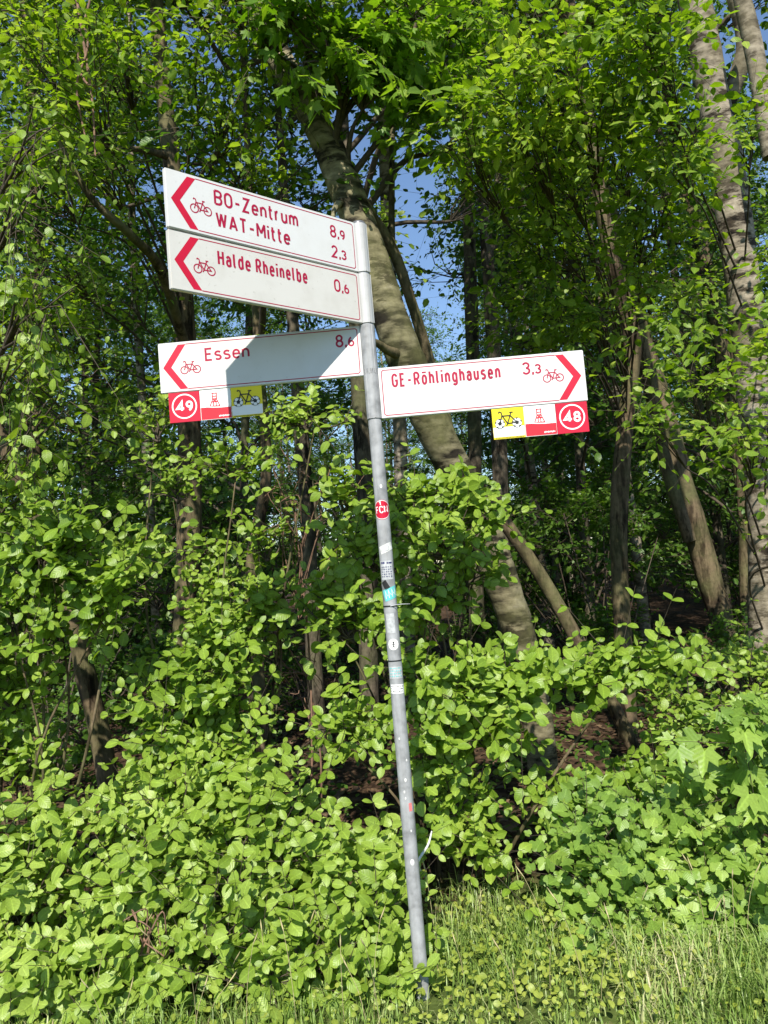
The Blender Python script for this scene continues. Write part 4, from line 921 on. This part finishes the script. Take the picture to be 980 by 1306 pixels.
for k, (x, y) in enumerate(us):
    ti = int(g.integers(0, 3)); e = thing('undergrowth_bush', (x, y, float(gh(x, y))), ulab[ti], 'bush', 'undergrowth in the shaded wood, kind %d' % (ti + 1))
    e.rotation_euler = (0, 0, g.uniform(0, 6.28)); s_ = g.uniform(.7, 1.15); e.scale = (s_, s_, s_)
    for nm, me in zip(('branches', 'foliage'), UN[ti]):
        o = obj(nm, me, e)
        if nm == 'foliage': o['kind'] = 'stuff'

# far side of the wood, too far off to tell one tree from the next
g = np.random.default_rng(77); n = 8500
cl_ = np.stack([g.uniform(-42, 42, 420), g.uniform(44, 58, 420), 9.0 * g.random(420) ** 1.4], -1)
P_ = cl_[g.integers(0, 420, n)] + g.normal(size=(n, 3)) * np.array([1.3, 1.2, .9]); P_[:, 2] = np.abs(P_[:, 2]) + .1
nn = norm(np.array([0, -.4, .6]) + g.normal(size=(n, 3)) * .6); ax = norm(np.cross(nn, g.normal(size=(n, 3)))); xx = np.cross(ax, nn)
fr = np.concatenate([P_, xx, ax, nn, g.uniform(.22, .5, n)[:, None]], -1)
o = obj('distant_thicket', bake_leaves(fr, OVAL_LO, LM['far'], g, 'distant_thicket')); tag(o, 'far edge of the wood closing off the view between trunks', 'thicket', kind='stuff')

# ------------------------------------------------------------------ grass, herbs, dead leaves, dry twigs
def blades(n, xr, yr, h, wd, seed, dens=None, lean=.7):
    g = np.random.default_rng(seed)
    x = g.uniform(*xr, n); y = g.uniform(*yr, n)
    # tufts
    k = n // 25; tx = g.uniform(*xr, k); ty = g.uniform(*yr, k); ti = g.integers(0, k, n); m_ = g.random(n) < .6
    x = np.where(m_, tx[ti] + g.normal(size=n) * .025, x); y = np.where(m_, ty[ti] + g.normal(size=n) * .025, y)
    if dens is not None:
        keep = g.random(n) < dens(x, y); x, y = x[keep], y[keep]
    n = len(x); z = gh(x, y); hh = h * g.uniform(.35, 1.15, n) * np.clip(.75 + .5 * np.sin(2.3 * x + 1) * np.sin(3.1 * y), .4, 1.2)
    a = g.uniform(0, 6.28, n); d = np.stack([np.cos(a), np.sin(a), 0 * a], -1); sd = np.stack([-np.sin(a), np.cos(a), 0 * a], -1)
    p = np.stack([x, y, z - .01], -1); ln = (lean * g.uniform(.2, 1.4, n))[:, None]; wd = wd * g.uniform(.6, 1.3, n)[:, None]
    up = np.array([0, 0, 1.0]); H = hh[:, None]
    m1 = p + up * H * .5 + d * H * ln * .22; m2 = p + up * H * .85 + d * H * ln * .6; tip = p + up * H * (1.0 - .25 * ln) + d * H * ln * 1.1
    V = np.stack([p - sd * wd, p + sd * wd, m1 - sd * wd * .9, m1 + sd * wd * .9, m2 - sd * wd * .6, m2 + sd * wd * .6, tip], 1).reshape(-1, 3)
    b = (np.arange(n) * 7)[:, None, None]
    F = (np.array([[0, 1, 3], [0, 3, 2], [2, 3, 5], [2, 5, 4], [4, 5, 6]])[None] + b).reshape(-1, 3)
    return V, F
M_grass = leaf_mat('grass_blade', [(0, (0.12, 0.20, 0.03)), (.5, (0.21, 0.315, 0.065)), (.72, (0.34, 0.41, 0.14)), (.9, (0.52, 0.47, 0.27))], island=True, tw=.25)
gr = [blades(9000, (-2.8, 3.2), (-1.3, .15), .10, .0022, 61), blades(13000, (.05, 3.0), (-.5, 1.0), .13, .0022, 62, lambda x, y: np.clip(1.2 - np.clip(y - .45, 0, 1) * 2.5, 0, 1)),
      blades(4000, (.7, 3.0), (-.35, .25), .21, .003, 63), blades(2500, (-2.5, .2), (-.3, .35), .16, .0024, 64)]
V, F = join(gr); o = obj('grass', mesh_np('grass', V, F, M_grass)); tag(o, 'short sunlit grass on the verge around the pole foot', 'grass', kind='stuff')
# small-leaved herbs between the grass
g = np.random.default_rng(71); n = 5200
x = g.uniform(-.1, 2.0, n); y = g.uniform(-.35, 1.0, n); keep = g.random(n) < np.clip(.25 + np.sin(3 * x) * np.sin(4 * y + 1) + .2, 0, 1); x, y = x[keep], y[keep]; n = len(x)
x2 = g.uniform(-2.4, 0, 500); y2 = g.uniform(-.35, .05, 500); x = np.concatenate([x, x2]); y = np.concatenate([y, y2]); n = len(x)
P_ = np.stack([x, y, gh(x, y) + g.uniform(.01, .10, n)], -1)
nn = norm(TOSUN * .5 + np.array([0, 0, .6]) + g.normal(size=(n, 3)) * .35); ax = norm(np.cross(nn, g.normal(size=(n, 3)))); xx = np.cross(ax, nn)
fr = np.concatenate([P_, xx, ax, nn, g.uniform(.010, .032, n)[:, None]], -1)
LM['herb'] = leaf_mat('leaf_herb', [(0, (0.18, 0.24, 0.03)), (.5, (0.28, 0.34, 0.055)), (1, (0.40, 0.43, 0.09))])
o = obj('ground_herbs', bake_leaves(fr, ROUND, LM['herb'], g, 'ground_herbs')); tag(o, 'yellow-green ground herbs among the grass near the pole', 'herbs', kind='stuff')
# low seedlings and ivy on the shaded floor of the wood
n = 5200; k_ = 260; cx_ = g.uniform(-3.2, 4.0, k_); cy_ = 1.1 + 5.0 * g.random(k_); ii_ = g.integers(0, k_, n)
x = cx_[ii_] + g.normal(size=n) * .13; y = cy_[ii_] + g.normal(size=n) * .10
P_ = np.stack([x, y, gh(x, y) + .015 + .22 * g.random(n) ** 1.6], -1)
nn = norm(TOSUN * .4 + np.array([0, 0, .7]) + g.normal(size=(n, 3)) * .35); ax = norm(np.cross(nn, g.normal(size=(n, 3)))); xx = np.cross(ax, nn)
fr = np.concatenate([P_, xx, ax, nn, g.uniform(.028, .06, n)[:, None]], -1)
o = obj('woodland_seedlings', bake_leaves(fr, OVAL_LO, LM['far'], g, 'woodland_seedlings')); tag(o, 'low green seedlings scattered over the shaded woodland floor', 'seedlings', kind='stuff')
# dead leaves on the woodland floor
n = 11000; x = g.uniform(-7, 7, n); y = .55 + 9.5 * g.random(n) ** 1.5; keep = ~((x > .2) & (y < .9)); x, y = x[keep], y[keep]; n = len(x)
P_ = np.stack([x, y, gh(x, y) + g.uniform(.004, .02, n)], -1)
nn = norm(np.array([0, 0, 1.0]) + g.normal(size=(n, 3)) * .35); ax = norm(np.cross(nn, g.normal(size=(n, 3)))); xx = np.cross(ax, nn)
fr = np.concatenate([P_, xx, ax, nn, g.uniform(.05, .10, n)[:, None]], -1)
M_dead = leaf_mat('dead_leaf', [(0, (0.05, 0.030, 0.018)), (.5, (0.125, 0.078, 0.045)), (1, (0.25, 0.17, 0.105))], tw=.1)
o = obj('leaf_litter', bake_leaves(fr, OVAL_LO, M_dead, g, 'leaf_litter')); tag(o, 'brown dead leaves covering the floor of the wood', 'leaf litter', kind='stuff')
# dry tangled twigs
def tangle(label, px, py, y, n, spread, seed, base):
    g = np.random.default_rng(seed); c0 = pix(px, py, y); b = np.array([*base[:2], float(gh(*base[:2]))])
    root = thing('dry_bramble', b, label, 'bramble')
    v, f = tube([b - [0, 0, .05], b * .5 + c0 * .5 + [.05, 0, .05], c0], [.008, .006, .004], n=6, per=5, wob=.05); obj('stem', mesh_np('stem', v - b, f, M_deadtwig, smooth=True), root)
    for k in range(n):
        s0 = c0 + (b - c0) * g.uniform(0, .35); e = c0 + g.normal(size=3) * spread; m1 = (s0 + e) / 2 + g.normal(size=3) * spread[0] * .5 + [0, 0, .05]
        e2 = e + g.normal(size=3) * spread * .6 - [0, 0, .08]
        v, f = tube([s0, m1, e, e2], [.0035, .003, .0022, .001], n=5, per=5); obj('twig', mesh_np('twig', v - b, f, M_deadtwig), root)
tangle('tangle of dry reddish twigs hanging among the leaves left of the pole', 375, 640, 1.2, 22, np.array([.16, .10, .16]), 81, pix(380, 900, 1.25))
tangle('dry bramble stems arching over the dark hollow behind the bank', 390, 850, 1.3, 12, np.array([.14, .10, .18]), 82, pix(395, 950, 1.35))
tangle('bare brown stalks poking out of the low bank', 190, 1190, .05, 6, np.array([.10, .04, .10]), 83, pix(150, 1230, .1))
# white broken twig beside the pole
root = thing('broken_twig', pixz(545, 1115), 'pale broken twig leaning behind the lower pole', 'twig')
b = np.array(root.location); a_ = pix(548, 1075, .35); q = np.array([pix(533, 1103, .3), pix(546, 1078, .33), pix(551, 1060, .36)])
v, f = tube([b - [0, 0, .03], q[0], q[1], q[2]], [.005, .006, .005, .003], n=6); obj('stem', mesh_np('stem', v - b, f, M_paper, smooth=True), root)

g = np.random.default_rng(91); parts = []
for k in range(70):
    x = g.uniform(-1.9, 2.2); y = g.uniform(-.25, .25); z = float(gh(x, y)); h = g.uniform(.14, .34); dx, dy = g.normal(size=2) * .05
    parts.append(tube([(x, y, z - .01), (x + dx * .4, y + dy * .4, z + h * .6), (x + dx, y + dy, z + h)], [.0012, .001, .0008], n=4, per=3))
    parts.append(tube([(x + dx, y + dy, z + h), (x + dx * 1.2, y + dy * 1.2, z + h + .018), (x + dx * 1.4, y + dy * 1.4, z + h + .04)], [.0012, .0030, .0006], n=4, per=3))
V, F = join(parts); M_stalk = plain('dry_stalk', (0.42, 0.36, 0.18), 0.8, noise=0.4, nscale=30)
o = obj('grass_stalks', mesh_np('grass_stalks', V, F, M_stalk)); tag(o, 'thin straw-coloured grass stalks with small seed heads', 'grass stalks', kind='stuff')
